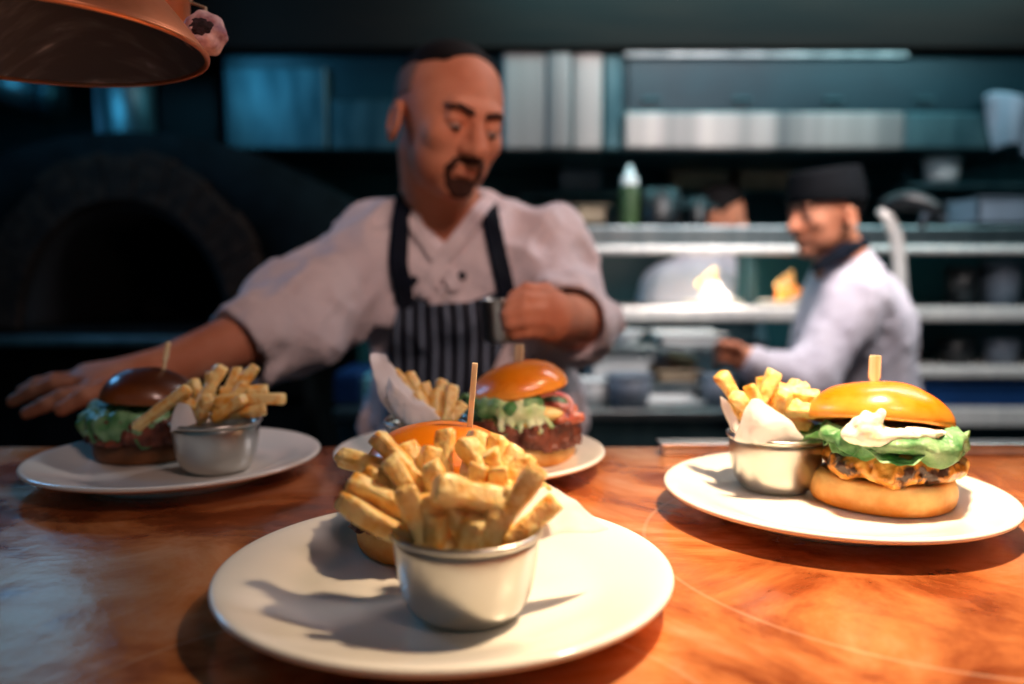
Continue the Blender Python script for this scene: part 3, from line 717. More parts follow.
# left pot
GL = 'fries in the pot beside the dark burger'
left = [
 ((136, 427, .752), (189, 388, .752), .0105, 'fry bridging from the dark burger down over its lettuce'),
 ((222, 366, 0.782), (196, 412, 0.762), .0110, 'tall fry rising steeply beside the dark bun'),
 ((208, 398, 0.727), (200, 421, 0.752), .0105, 'short curved fry at the front rim beside the dark burger'),
 ((256, 366, 0.792), (228, 405, 0.782), .0110, 'fry rising against the white sleeve behind the dark burger pot'),
 ((238, 368, 0.797), (226, 412, 0.782), .0105, 'upright fry behind the tall one in the dark burger pot'),
 ((284, 399, 0.767), (214, 402, 0.762), .0115, 'long fry pointing out sideways to the middle plate'),
 ((266, 409, 0.757), (214, 414, 0.762), .0105, 'lower sideways fry under the long one in the dark burger pot'),
 ((268, 390, 0.792), (220, 392, 0.782), .0105, 'sideways fry above the long one in the dark burger pot'),
 ((193, 380, 0.782), (206, 412, 0.772), .0100, 'fry behind the dark bun in the dark burger pot'),
 ((184, 398, 0.762), (206, 416, 0.762), .0100, 'short fry close to the dark bun in its pot'),
 ((212, 372, 0.777), (206, 412, 0.772), .0105, 'fry beside the tall steep one in the dark burger pot'),
 ((246, 384, 0.782), (222, 412, 0.772), .0110, 'fry in the middle of the dark burger pot pile'),
 ((244, 398, 0.752), (215, 420, 0.762), .0105, 'fry leaning over the rim under the sideways ones'),
]
for tip, base, w, lb in left: fry(P(*tip), P(*base), w, random.uniform(-.1, .1), lb, GL)
# middle pot
GM = 'fries in the paper cone behind the frontmost burger'
mid = [
 ((393, 372, .80), (424, 412, .78), .0115, 'fry at the paper side, highest in the paper cone'),
 ((408, 374, .80), (430, 414, .78), .0115, 'second fry down from the paper side of the cone'),
 ((424, 384, .795), (436, 416, .78), .0115, 'fry in the middle of the paper cone'),
 ((436, 390, .79), (436, 424, .77), .0110, 'fry standing in the middle front of the paper cone'),
 ((452, 386, .79), (446, 424, .77), .0120, 'fry standing nearest the thin skewer in the paper cone'),
 ((464, 404, .78), (448, 425, .77), .0110, 'low fry under the thin skewer in the paper cone'),
 ((415, 392, .78), (432, 424, .77), .0110, 'low fry against the front of the paper cone'),
 ((442, 380, .81), (440, 418, .79), .0110, 'fry at the back of the paper cone near the apron'),
]
for tip, base, w, lb in mid: fry(P(*tip), P(*base), w, random.uniform(-.06, .06), lb, GM)

# ================================================================== PAPER WRAPS
def sheet(name, corners, label, amp=.003, seed=1, n=26, fold=None, thick=.0007):
    """crumpled sheet through a 3x3 or 2x2 net of room points"""
    C = np.array(corners, float); a, b = C.shape[:2]; V = []; F = []
    def bern(k, t): return [math.comb(k, i) * t ** i * (1 - t) ** (k - i) for i in range(k + 1)]
    for i in range(n):
        u = bern(a - 1, i / (n - 1))
        for j in range(n):
            w = bern(b - 1, j / (n - 1)); V.append(sum(u[x] * w[y] * C[x, y] for x in range(a) for y in range(b)))
    V = np.array(V); V = V + amp * np.stack([vnoise(V, 70, seed), vnoise(V, 70, seed + 1), vnoise(V, 60, seed + 2)], 1) + amp * .4 * np.stack([vnoise(V, 190, seed + 3)] * 3, 1)
    for i in range(n - 1):
        for j in range(n - 1): F.append((i * n + j, i * n + j + 1, (i + 1) * n + j + 1, (i + 1) * n + j))
    o = mk(name, V, F, M['paper']); md = o.modifiers.new('thick', 'SOLIDIFY'); md.thickness = thick; sub(o, 1)
    return tag(o, label, 'paper', None)
# middle: tall paper cone standing behind the fries
sheet('greaseproof_paper', [
  [P(369, 354, .80), P(380, 351, .812), P(389, 357, .80)],
  [P(371, 392, .775), P(392, 400, .76), P(400, 385, .79)],
  [P(392, 415, .775), P(412, 424, .742), P(436, 412, .765)]], 'tall pinkish white paper cone standing round the middle plate\'s fries', .002, 3)
sheet('greaseproof_paper', [
  [P(388, 378, .775), P(396, 385, .762), P(404, 392, .76)],
  [P(385, 400, .765), P(406, 408, .745), P(420, 404, .752)],
  [P(396, 420, .762), P(415, 428, .742), P(440, 420, .75)]], 'lower fold of white paper over the middle pot\'s rim', .0025, 9)
# right: white pointed fold in front of the fries
sheet('greaseproof_paper', [
  [P(752, 399, .672), P(758, 397, .672), P(766, 403, .672)],
  [P(738, 422, .668), P(768, 425, .652), P(792, 420, .668)],
  [P(734, 440, .676), P(770, 447, .662), P(806, 440, .676)]], 'bright white pointed paper fold standing in the chicken burger\'s pot', .002, 21)
sheet('greaseproof_paper', [
  [P(721, 396, .70), P(726, 398, .695), P(731, 404, .69)],
  [P(724, 415, .695), P(732, 425, .685), P(738, 424, .69)],
  [P(733, 432, .69), P(742, 440, .68), P(750, 436, .69)]], 'thin brown edged paper flap at the outer side of the chicken burger\'s pot', .001, 25)
# front: translucent paper corner leaning out over the plate
sheet('greaseproof_paper', [
  [P(505, 510, .445), P(530, 490, .455), P(548, 484, .465)],
  [P(512, 535, .435), P(548, 520, .44), P(585, 505, .47)],
  [P(520, 545, .430), P(560, 533, .445), P(608, 528, .475)]], 'thin white paper corner spreading out of the frontmost pot over its plate', .0018, 31)
sheet('greaseproof_paper', [
  [P(178, 404, 0.745), P(184, 402, 0.740), P(190, 406, 0.740)],
  [P(172, 415, 0.740), P(182, 416, 0.733), P(196, 418, 0.740)],
  [P(170, 432, 0.737), P(180, 428, 0.732), P(196, 424, 0.737)]], 'small curled paper edge between the dark burger and its pot', .001, 41)

# ================================================================== BURGERS
def bun_top(parent, r, h, m, off, tilt, seed):
    pr = [(0, .004), (r * .4, .0035), (r * .8, .0015), (r * .955, .0), (r * .99, .0018), (r, .0052)]
    for i in range(1, 13):
        t = i / 12 * math.pi / 2; pr.append((r * math.cos(t) ** .92 if i < 12 else 0, .0052 + (h - .0052) * math.sin(t) ** 1.12))
    n = 64; v, f = lathe_vf(pr, n, (0, 0, 0)); v = np.array(v)
    nz = vnoise(v, 38, seed) * .0016 + vnoise(v, 16, seed + 1) * .0035
    d = v / (np.linalg.norm(v, axis=1, keepdims=True) + 1e-6); v = v + d * nz[:, None] * np.minimum(1, np.linalg.norm(v[:, :2], axis=1) / r * 2)[:, None]
    mi = [1 if (i // n) < 3 else 0 for i in range(n * (len(pr) - 1))]
    o = mk('top_bun', v, f, [m, M['crumb']], parent, world=False, mi=mi + [0] * (len(f) - len(mi))); sub(o, 1)
    o.location = off; o.rotation_euler = tilt
    return o
def bun_low(parent, r, h, m, seed, off=(0, 0, 0)):
    pr = [(0, 0), (r * .78, 0), (r * .9, .002)]
    for i in range(1, 9): t = -math.pi / 2 + math.pi * i / 9; pr.append((r * (.9 + .1 * math.cos(t)), h * .5 + h * .5 * math.sin(t) * .96))
    pr += [(r * .88, h), (r * .5, h * .99), (0, h)]
    n = 64; v, f = lathe_vf(pr, n); v = np.array(v)
    v[:, :2] *= (1 + vnoise(v, 22, seed) * .045 + vnoise(v, 60, seed + 2) * .012)[:, None]; v[:, 2] += np.where(v[:, 2] > h * .3, vnoise(v, 40, seed + 4) * .0018, 0)
    nn = len(pr) - 1; mi = [1 if (i // n) >= nn - 2 else 0 for i in range(n * nn)]
    o = mk('bottom_bun', v, f, [m, M['crumb']], parent, world=False, mi=mi + [0] * (len(f) - len(mi))); sub(o, 1); o.location = off
    return o
def leaf(parent, rx, ry, off, tilt=(0, 0, 0), amp=.005, k=9, droop=.006, seed=1, m='lettuce', n=110, K=16, name='lettuce_leaf'):
    V = []; F = []; rnd = random.Random(seed); ph = [rnd.uniform(0, 6.28) for _ in range(4)]
    for i in range(K + 1):
        s = i / K
        for j in range(n):
            a = 2 * math.pi * j / n; rad = s * (1 + .07 * math.sin(3 * a + ph[0]) + .05 * math.sin(5 * a + ph[1]) + .02 * math.sin(13 * a + ph[2]))
            z = amp * s ** 2.5 * (math.sin(k * a + ph[3] + 2.5 * s) + .5 * math.sin((2 * k + 1) * a + ph[0]) + .25 * math.sin((4 * k + 3) * a)) - droop * s ** 3 + .0015 * math.sin(9 * s + 4 * a)
            V.append((rx * rad * math.cos(a), ry * rad * math.sin(a), z))
    V = np.array(V); rr = np.hypot(V[:, 0] / rx, V[:, 1] / ry); V[:, 2] += (vnoise(V, 75, seed) * .0032 + vnoise(V, 170, seed + 1) * .0013) * np.clip(rr, 0, 1)
    for i in range(K):
        for j in range(n): q = (j + 1) % n; F.append((i * n + j, i * n + q, (i + 1) * n + q, (i + 1) * n + j))
    o = mk(name, V, F, M[m], parent, world=False); md = o.modifiers.new('thick', 'SOLIDIFY'); md.thickness = .0011; sub(o, 1)
    o.location = off; o.rotation_euler = tilt
    return o
def band(parent, a0, a1, r0, r1, z0, z1, seed, m='lettuce', amp=.003):
    """crumpled leaf edge curling out of the burger between two bearings"""
    V = []; F = []; n = 110; K = 18; rnd = random.Random(seed); ph = [rnd.uniform(0, 6.28) for _ in range(4)]
    for i in range(K + 1):
        t = i / K
        for j in range(n):
            u = j / (n - 1); a = math.radians(a0 + (a1 - a0) * u); e = math.sin(math.pi * min(max(u, 0), 1)) ** .35
            hang = 1 + .22 * math.sin(7 * u * 3.1 + ph[0]) + .12 * math.sin(31 * u + ph[1])
            r = r0 + (r1 - r0) * math.sin(math.pi * (.12 + .80 * t)) * e + amp * math.sin(26 * u + ph[2] + 3 * t) * t + .5 * amp * math.sin(61 * u + ph[3])
            z = z1 - (z1 - z0) * (t ** 1.15) * hang * (.35 + .65 * e) + .0015 * math.sin(19 * u + ph[1])
            V.append((r * math.cos(a), r * math.sin(a), z))
    V = np.array(V); V += np.stack([vnoise(V, 95, seed), vnoise(V, 95, seed + 1), vnoise(V, 80, seed + 2)], 1) * .0022 + vnoise(V, 210, seed + 3)[:, None] * .0007
    for i in range(K):
        for j in range(n - 1): F.append((i * n + j, i * n + j + 1, (i + 1) * n + j + 1, (i + 1) * n + j))
    o = mk('lettuce_leaf', V, F, M[m], parent, world=False); md = o.modifiers.new('thick', 'SOLIDIFY'); md.thickness = .0012; sub(o, 1); return o
def pick(parent, a, b, w, t, m='wood'):
    """flat bamboo paddle pick between two points of the burger's own frame"""
    a = Vector(a); b = Vector(b); d = b - a; q = d.to_track_quat('Z', 'Y') ; L = d.length; V = []; F = []
    prof = [(0, .25), (.1, .5), (.55, .55), (.62, 1), (.97, 1), (1, .86)]
    for s, ww in prof:
        for sx, sy in ((-1, -1), (1, -1), (1, 1), (-1, 1)): V.append(tuple(a + q @ Vector((sx * w / 2 * ww, sy * t / 2, s * L))))
    for i in range(len(prof) - 1):
        for j in range(4): k = (j + 1) % 4; F.append((i * 4 + j, i * 4 + k, i * 4 + 4 + k, i * 4 + 4 + j))
    F += [(3, 2, 1, 0), tuple((len(prof) - 1) * 4 + j for j in range(4))]
    o = mk('wooden_pick', V, F, M[m], parent, world=False, smooth=False); bev(o, .0004, 2); return o
def lump(name, fs, k, lo, hi, h, m, parent, na=.0015, ns=110, seed=2):
    g = U(k, *fs); f = lambda p: g(p) + vnoise(p, ns, seed) * na + vnoise(p, ns * 2.3, seed + 1) * na * .5
    return sdf(name, f, lo, hi, h, m, parent, world=False)

# -- chicken burger
bx = P(879, 500, .672)
B1 = thing('chicken_burger', (bx[0], .668, WELL), 'grilled chicken burger with lettuce and cream sauce under a glossy golden bun', 'burger')
bun_low(B1, .0575, .0265, M['heel'], 3)
ch = [ell((-.006, -.040, .040), (.026, .019, .0155)), ell((-.034, -.026, .038), (.022, .020, .0125)), ell((.020, -.040, .038), (.018, .016, .0125)), ell((.036, -.026, .037), (.020, .019, .0115)), ell((.010, .012, .038), (.045, .035, .011)), ell((-.028, .02, .038), (.02, .025, .011)), ell((.048, -.012, .036), (.012, .014, .009)), ell((-.016, -.052, .034), (.014, .008, .009))]
lump('grilled_chicken', ch, .008, (-.075, -.075, .018), (.075, .075, .068), .0011, M['chicken'], B1, .0019, 130)
leaf(B1, .064, .061, (-.001, -.001, .0565), (math.radians(3), math.radians(3), .4), .0046, 8, .007, 4)
leaf(B1, .060, .058, (.002, .0, .0590), (math.radians(0), math.radians(5), 2.1), .0042, 10, .005, 8)
my = [ell((-.036, -.046, .080), (.010, .010, .010)), ell((-.030, -.052, .075), (.012, .009, .008)), ell((-.020, -.054, .0785), (.012, .008, .004)), ell((-.004, -.052, .0775), (.018, .007, .0036)), ell((-.044, -.042, .076), (.009, .010, .007)), ell((.014, -.044, .078), (.016, .010, .003)), cap((-.034, -.050, .084), (-.026, -.050, .094), .0045, .0035), cap((-.042, -.046, .084), (-.038, -.048, .092), .004, .003)]
mo_ = lump('cream_sauce', my, .007, (-.07, -.075, .05), (.07, .03, .108), .0010, M['mayo'], B1, .0013, 130, 5); mo_.location.z -= .0105
my = [ell((.022, -.038, .074), (.022, .012, .0028)), ell((.0, .0, .072), (.04, .04, .005)), ell((.038, -.026, .074), (.012, .014, .0028))]
mo_ = lump('sliced_cheese', my, .004, (-.07, -.07, .055), (.07, .06, .086), .0011, M['cheese'], B1, .0006, 90, 6); mo_.location.z -= .0105
band(B1, -186, 6, .044, .0655, .0445, .068, 4)
bun_top(B1, .0575, .037, M['bun'], (-.001, .004, .0640), (math.radians(-13), math.radians(6), 0), 11)
pick(B1, (-.008, .004, .075), (-.007, .006, .1235), .0095, .0018)

# -- beef burger on the middle plate
bx = P(523, 440, .828)
B2 = thing('beef_burger', (bx[0], .828, WELL), 'tall beef burger with bacon, onion and lettuce under a tilted orange bun', 'burger')
bun_low(B2, .0560, .0215, M['heel'], 6)
pfz = lambda z0: lambda p: (np.maximum(np.abs(p[:, 2] - z0) - .0085, np.hypot(p[:, 0], p[:, 1]) - .056) * .8 - .003 + vnoise(p, 190, 3) * .0026 + vnoise(p, 80, 8) * .0026)
sdf('beef_patty', pfz(.0315), (-.07, -.07, .014), (.07, .07, .05), .0012, M['patty'], B2, world=False)
q_ = lump('melted_cheese', [ell((.012, -.048, .047), (.014, .009, .011)), ell((.0, -.02, .052), (.042, .034, .004)), ell((-.03, -.038, .050), (.014, .010, .005))], .006, (-.07, -.07, .03), (.07, .06, .066), .0011, M['cheese'], B2, .001, 90, 6); q_.location.z = -.007
q_ = lump('fried_egg', [ell((.020, -.040, .061), (.020, .014, .0075)), ell((.002, -.010, .058), (.038, .030, .005))], .005, (-.06, -.07, .045), (.06, .05, .078), .0012, M['cheese'], B2, .001, 80, 7); q_.location.z = -.007
sh_ = [cap((-.022 + .005 * i, -.050 + .002 * (i % 3), .072 - .002 * (i % 4)), (-.022 + .0065 * i + .004 * math.sin(i * 2.1), -.055, .048 + .003 * (i % 3)), .0040, .0030) for i in range(8)] + [ell((-.004, -.046, .064), (.026, .012, .012))]
q_ = lump('shredded_lettuce', sh_, .003, (-.06, -.075, .03), (.06, .0, .09), .0011, M['lettuce_pale'], B2, .0012, 150, 8); q_.location.z = -.007
on = path_tube([(.030 + .018 * math.cos(a), -.036 + .006 * math.sin(a), .068 + .011 * math.sin(a)) for a in [i * 5.0 / 11 - .6 for i in range(12)]], .0026, 8); mk('onion_ring', on[0], on[1], M['onion'], B2, world=False).location.z = -.006
q_ = lump('bacon_rasher', [cap((.010, -.030, .060), (.056, -.028, .056), .006, .005), cap((.036, -.040, .054), (.058, -.02, .053), .005), cap((.02, -.02, .064), (.05, -.01, .060), .006)], .003, (-.01, -.055, .04), (.075, .01, .078), .0011, M['bacon'], B2, .002, 100, 9); q_.location.z = -.007
leaf(B2, .054, .052, (-.010, -.006, .063), (math.radians(6), math.radians(-15), .9), .004, 6, .014, 12)
leaf(B2, .050, .048, (-.010, -.004, .065), (math.radians(6), math.radians(-13), 2.9), .004, 7, .012, 15)
band(B2, -215, -62, .036, .060, .049, .0715, 44)
bun_top(B2, .0530, .034, M['bun'], (-.005, .0, .0670), (math.radians(-2), math.radians(-12), 0), 17)
pick(B2, (-.006, .0, .075), (-.004, .002, .1195), .0120, .002)

# -- frontmost burger, mostly behind the fries
bx = P(434, 500, .556)
B3 = thing('beef_burger', (bx[0], .556, WELL), 'burger hidden behind the fries on the frontmost plate, thin skewer on top', 'burger')
bun_low(B3, .054, .024, M['heel'], 9)
sdf('beef_patty', pfz(.034), (-.07, -.07, .02), (.07, .07, .056), .0014, M['patty'], B3, world=False)
leaf(B3, .060, .056, (0, 0, .050), (0, 0, 1.4), .005, 8, .004, 22)
bun_top(B3, .0510, .034, M['bun'], (.004, -.002, .0535), (math.radians(2), math.radians(2), 0), 27)
a = P(468, 420, .555) - wpos(B3); b = P(475, 363, .555) - wpos(B3)
pick(B3, a - np.array([.001, 0, .03]), b, .0048, .004)

# -- dark burger on the shaded plate
bx = P(149, 440, .838)
B4 = thing('beef_burger', (bx[0], .838, WELL), 'glazed burger by the outstretched hand, shadow put into its bun colour, lettuce spilling out', 'burger')
bun_low(B4, .054, .027, M['heel_shaded'], 19)
sdf('beef_patty', pfz(.034), (-.07, -.07, .02), (.07, .07, .056), .0016, M['patty'], B4, world=False)
leaf(B4, .058, .058, (-.004, -.003, .060), (math.radians(8), math.radians(4), .3), .006, 7, .024, 32)
leaf(B4, .056, .054, (-.004, -.003, .058), (math.radians(4), math.radians(-3), 1.9), .006, 8, .020, 35)
band(B4, -215, -40, .044, .063, .022, .054, 54, amp=.003)
bun_top(B4, .049, .037, M['bun_shaded'], (.004, .0, .058), (math.radians(-3), math.radians(3), 0), 37)
a = P(164, 376, .838) - wpos(B4); b = P(168.5, 342, .838) - wpos(B4)
pick(B4, a - np.array([.004, 0, .012]), b, .0095, .002)

# ================================================================== PENDANT LAMP, TUBE, GARLIC
lc = np.array([-.354, .600, 1.4667]); LR = .1227
lp = thing('pendant_lamp', (lc[0], lc[1], lc[2]), 'wide copper lamp shade with a dark lining hanging over the pass', 'lamp')
outp = [(LR, 0), (LR * 1.012, .0015), (LR * 1.0, .004), (LR * .95, .013), (LR * .86, .027), (LR * .75, .043), (LR * .63, .060), (LR * .50, .082), (LR * .38, .108), (LR * .28, .14), (LR * .22, .18), (.02, .19)]
inp = [(LR, 0), (LR * .985, .0015), (LR * .93, .0115), (LR * .84, .025), (LR * .73, .041), (LR * .61, .058), (LR * .48, .08), (LR * .36, .106), (LR * .26, .138), (.0, .15)]
v, f = lathe_vf(outp, 96, lc); sub(mk('lamp_shade', v, f, M['copper_shade'], lp), 1)
v, f = lathe_vf(inp, 96, lc); f = [tuple(reversed(q)) for q in f if len(q) == 4]; sub(mk('shade_lining', v, f, M['shade_in'], lp), 1)
v, f = lathe_vf([(LR * .99, -.001), (LR * 1.006, -.0022), (LR * 1.022, -.0005), (LR * 1.022, .002), (LR * 1.004, .0035), (LR * .985, .0012), (LR * .99, -.001)], 96, lc); sub(mk('shade_rim', v, f, M['copper_shade'], lp), 1)
v, f = tube_vf(lc + (0, 0, .185), (lc[0], lc[1], 2.75), .012, n=20); mk('stem', v, f, M['copper_shade'], lp)
v, f = lathe_vf([(.0, .0), (.018, .002), (.03, .03), (.03, .055), (.014, .07), (.014, .09), (0, .09)], 32, lc + (0, 0, .065)); mk('bulb', v, f, pbr('unlit_bulb', S('#3a3634'), .1), lp)
tb = P(171, 34, .72)
t = thing('copper_tube', (tb[0], .72, tb[2]), 'upright copper tube hanging just behind the pendant shade', 'tube')
v, f = lathe_vf([(0, 0), (.0145, 0), (.0165, .003), (.0165, 2.75 - tb[2]), (0, 2.75 - tb[2])], 40, (tb[0], .72, tb[2])); mk('tube_body', v, f, M['copper_shade'], t)
v, f = lathe_vf([(.0165, .030), (.0185, .031), (.0185, .042), (.0165, .043)], 40, (tb[0], .72, tb[2])); mk('collar', v, f, M['copper_shade'], t)
# garlic bulb, root end to the camera
gc = P(205, 34, .66)
gq = np.array(Vector((.15, -.95, .1)).to_track_quat('Z', 'Y').to_matrix())
def garlic(name, c, R, s, label, seed):
    t = thing(name, c, label, 'garlic')
    def g(p):
        a = np.arctan2(p[:, 1], p[:, 0]); r = np.hypot(p[:, 0], p[:, 1])
        body = ell((0, 0, 0), (.0150, .0158, .0135))(p) - .0006 * np.cos(7 * a + .6) * np.clip(r / .01, 0, 1)
        dent = ell((0, 0, .0145), (.0065, .0065, .004))(p); neck = cap((0, 0, -.01), (.002, 0, -.024), .006, .003)(p)
        d = smin(body, neck, .008); d = -smin(-d, dent, .004)
        return d + vnoise(p, 260, seed) * .0006
    f = XF(g, c, R, s); lo = np.array(c) - .034 * s; hi = np.array(c) + .034 * s
    sdf('garlic_skin', f, lo, hi, .0009, M['garlic'], t)
    rf = XF(lambda p: ell((0, .001, .0102), (.0085, .0066, .0028))(p) + vnoise(p, 700, seed + 1) * .0009, c, R, s)
    sdf('root_tuft', rf, lo, hi, .0007, M['root'], t)
    return t
garlic('garlic_bulb', gc, gq, 1.12, 'large pinkish garlic bulb, dark root end showing, beside the lamp shade', 4)
garlic('garlic_bulb', P(189, 38, .68), gq, .42, 'small garlic bulb tucked between the large one and the copper tube', 8)
v, f = path_tube([gc + (-.002, .01, .01), gc + (-.01, .03, .03), (tb[0] + .017, .722, gc[2] + .045), (tb[0] + .017, .722, gc[2] + .09)], .0012, 8)
tag(mk('twine', v, f, M['beige']), 'thin twine tying the garlic to the copper tube', 'string')

# ================================================================== PEOPLE
def rotm(yaw, pitch=0, roll=0):
    """columns: the head's own x, y (backwards), z axes; yaw>0 turns the face to the viewer's right, pitch>0 looks down"""
    return np.array((Matrix.Rotation(yaw, 3, 'Z') @ Matrix.Rotation(roll, 3, 'Y') @ Matrix.Rotation(pitch, 3, 'X')))

def headfn(full=True):
    parts = [ell((0, .018, .034), (.0800, .096, .084)), ell((0, -.030, -.018), (.0640, .062, .084)), ell((0, -.036, -.062), (.0500, .050, .042))]
    base = U(.03, *parts)
    feats = [cap((-.034, -.080, .026), (.034, -.080, .026), .0115), cap((0, -.086, .016), (0, -.114, -.026), .0080, .0128),
             ell((.0125, -.099, -.029), (.0085, .010, .0075)), ell((-.0125, -.099, -.029), (.0085, .010, .0075)),
             ell((.040, -.062, -.018), (.022, .022, .022)), ell((-.040, -.062, -.018), (.022, .022, .022)),
             ell((0, -.0720, -.094), (.025, .019, .016))]
    f1 = U(.014, base, *feats)
    f2 = SUBT(.012, f1, ell((.031, -.098, .007), (.0165, .014, .0105)), ell((-.031, -.098, .007), (.0165, .014, .0105)))
    lips = [ell((0, -.0925, -.0535), (.0215, .0085, .0048)), ell((0, -.0905, -.0635), (.0185, .009, .0058)), ell((.031, -.0815, .0085), (.0150, .0118, .0095)), ell((-.031, -.0815, .0085), (.0150, .0118, .0095))]
    f3 = U(.004, f2, *lips)
    f3 = SUBT(.003, f3, ell((0, -.1005, -.0585), (.019, .006, .0011)))
    ears = []
    for s in (-1, 1):
        e = SUBT(.004, ell((s * .083, .014, -.019), (.0085, .0185, .032)), ell((s * .091, .010, -.015), (.006, .0105, .019)))
        ears.append(e)
    return U(.006, f3, *ears), base

def head_extras(pn, c, R, s, hair='buzz', goatee=True, brow=True):
    hf, base = headfn(); W = lambda g: XF(g, c, R, s); lo = np.array(c) - .17 * s; hi = np.array(c) + .17 * s
    def shell(t, region): return lambda p: np.maximum(hf(p) - t, region(p))
    if hair == 'buzz':
        reg = lambda p: -np.minimum(np.minimum(p[:, 2] - (.055 - .35 * p[:, 1]) * 1.0, 1e9), 1e9)
        # dark cap of hair on the crown
        reg = lambda p: np.maximum(.084 - .36 * (p[:, 1] + .03) - p[:, 2], -(p[:, 1] + .038)) + vnoise(p, 60, 2) * .003
        sdf('hair', W(shell(.0022, reg)), lo, hi, .0028, M['hair'], pn)
        reg2 = lambda p: np.maximum(np.maximum(.02 - p[:, 2] - .35 * (p[:, 1] - .02), -(p[:, 1] + .012 - .25 * (p[:, 2] - .03))), p[:, 2] - .2)
        sdf('shaved_sides', W(lambda p: np.maximum(base(p) - .0016, reg2(p))), lo, hi, .003, M['stubble'], pn)
    if hair == 'full':
        reg = lambda p: np.maximum(-.005 - p[:, 2] + 1.3 * np.clip(-(p[:, 1] - .0), 0, 1), -p[:, 1] - .062) + vnoise(p, 50, 2) * .005
        sdf('hair', W(lambda p: np.maximum(base(p) - .010, reg(p))), lo, hi, .004, M['hair'], pn)
    if hair == 'short':
        reg = lambda p: np.maximum(-.045 - p[:, 2], .012 - p[:, 1] + .0)
        sdf('hair', W(lambda p: np.maximum(base(p) - .003, reg(p))), lo, hi, .0035, M['hair'], pn)
    lipf = U(.003, ell((0, -.0922, -.0535), (.0200, .0085, .0040)), ell((0, -.0902, -.0630), (.0170, .0092, .0046)))
    if goatee: sdf('lips', W(lambda p: np.maximum(lipf(p), -ell((0, -.1025, -.0585), (.019, .006, .0011))(p))), np.array(c) + R @ np.array((0, -.09, -.058)) * s - .03, np.array(c) + R @ np.array((0, -.09, -.058)) * s + .03, .0014, M['lip'], pn)
    if goatee:
        ring = lambda p: np.abs(np.hypot(p[:, 0] / .027, (p[:, 2] + .063) / .025) - 1) * .026 - .0042
        chin = lambda p: (np.hypot(p[:, 0] / .024, (p[:, 2] + .087) / .0165) - 1) * .018
        lipm = lambda p: (np.hypot(p[:, 0] / .028, (p[:, 2] + .0425 + 6 * p[:, 0] ** 2) / .0065) - 1) * .006
        reg = lambda p: np.maximum(np.minimum(np.minimum(ring(p), chin(p)), lipm(p)), p[:, 1] + .035) + vnoise(p, 120, 5) * .0025
        sdf('goatee', W(shell(.0026, reg)), lo, hi, .0022, M['beard'], pn)
    for sx in (-1, 1):
        if brow:
            b1 = cap((sx * .014, -.08, .0235), (sx * .034, -.08, .0285), .0052, .0048); b2 = cap((sx * .034, -.08, .0285), (sx * .052, -.07, .0235), .0048, .0028)
            reg = lambda p: np.minimum(b1(p * (1, 0, 1) + (0, -.08, 0)), b2(p * (1, 0, 1) + (0, -.075, 0)))
            sdf('eyebrow', W(shell(.0017, reg)), lo, hi, .0016, M['beard'], pn)
        ec = np.array(c) + R @ (np.array((sx * .031, -.0825, .0005)) * s)
        v, f = net(XF(ell((0, 0, 0), (.0108, .0098, .0068)), ec, R, s), ec - .016, ec + .016, .001); eo = mk('eye', v, f, M['eye'], pn)
        ic = np.array(c) + R @ (np.array((sx * .031, -.0892, -.0025)) * s)
        v, f = net(XF(ell((0, 0, 0), (.0052, .0040, .0048)), ic, R, s), ic - .009, ic + .009, .0008); mk('iris', v, f, M['iris'], eo)

def fold(p, s, seed, stretch=(1, 1, 1)):
    q = p * stretch; return vnoise(q, s, seed)

# ---------- head chef
hc = P(449, 121, 1.27); HRm = rotm(math.radians(33), math.radians(18), math.radians(6)); HS = 1.0
CH = thing('person', (P(462, 400, 1.42)[0], 1.42, 0), 'balding man in white chef jacket and striped apron reaching over the counter', 'person')
NB = P(440, 222, 1.375)
shR = P(380, 250, 1.385); shL = P(541, 252, 1.385)
elR = P(298, 318, 1.245); cuR = P(238, 350, 1.165); wrR = P(152, 374, 1.075)
elL = P(575, 322, 1.30); cuL = P(569, 322, 1.215); wrL = P(562, 318, 1.125)
chest = P(464, 296, 1.395); belly = P(466, 410, 1.43); hip = P(468, 540, 1.47)
hf, _b = headfn()
head = XF(hf, hc, HRm, HS)
chin_base = hc + HRm @ np.array((0, .022, -.075))
neck = [cap(hc + HRm @ np.array((0, .03, -.05)), NB, .058, .062), cap(NB, P(446, 240, 1.38), .062, .07)]
def arm(a, b, c, r): return [cap(a, b, r[0], r[1]), cap(b, c, r[2], r[3])]
armR = [cap(NB, shR, .05, .05), cap(shR, elR, .052, .044), cap(elR, wrR, .050, .029)]
armL = [cap(NB, shL, .05, .05), cap(shL, elL, .052, .046), cap(elL, wrL, .049, .030)]
trunk = [ell(chest, (.15, .095, .17)), ell(belly, (.15, .10, .18)), cap(NB, chest, .07, .09)]
# right hand: palm down, fingers spread towards the oven side
mcpR = [P(94, 390, .995), P(88, 383, 1.015), P(86, 378, 1.035), P(90, 375, 1.053)]
pipR = [P(62, 397, .975), P(52, 385, .992), P(54, 380, 1.018), P(64, 379, 1.045)]
dipR = [P(45, 405, .963), P(31, 392, .982), P(36, 384, 1.010), P(50, 383, 1.040)]
tipR = [P(27, 413, .955), P(13, 401, .974), P(22, 391, 1.003), P(38, 389, 1.036)]
handR = [ell((mcpR[1] + mcpR[2] + wrR) / 3 + (0, 0, -.002), (.048, .036, .015))]
for k in range(4): handR.append(cap(wrR, mcpR[k], .017, .0115))
fingR = []
for k in range(4): 
    q = (.0098, .0095, .009, .0082)[k]; fingR.append(U(.004, *chain([mcpR[k], pipR[k], dipR[k], tipR[k]], [q * 1.1, q, q * .9, q * .78])))
th = [P(132, 382, 1.02), P(108, 388, .985), P(84, 397, .962), P(62, 409, .948)]
fingR.append(U(.006, *chain(th, [.016, .013, .0105, .0088])))
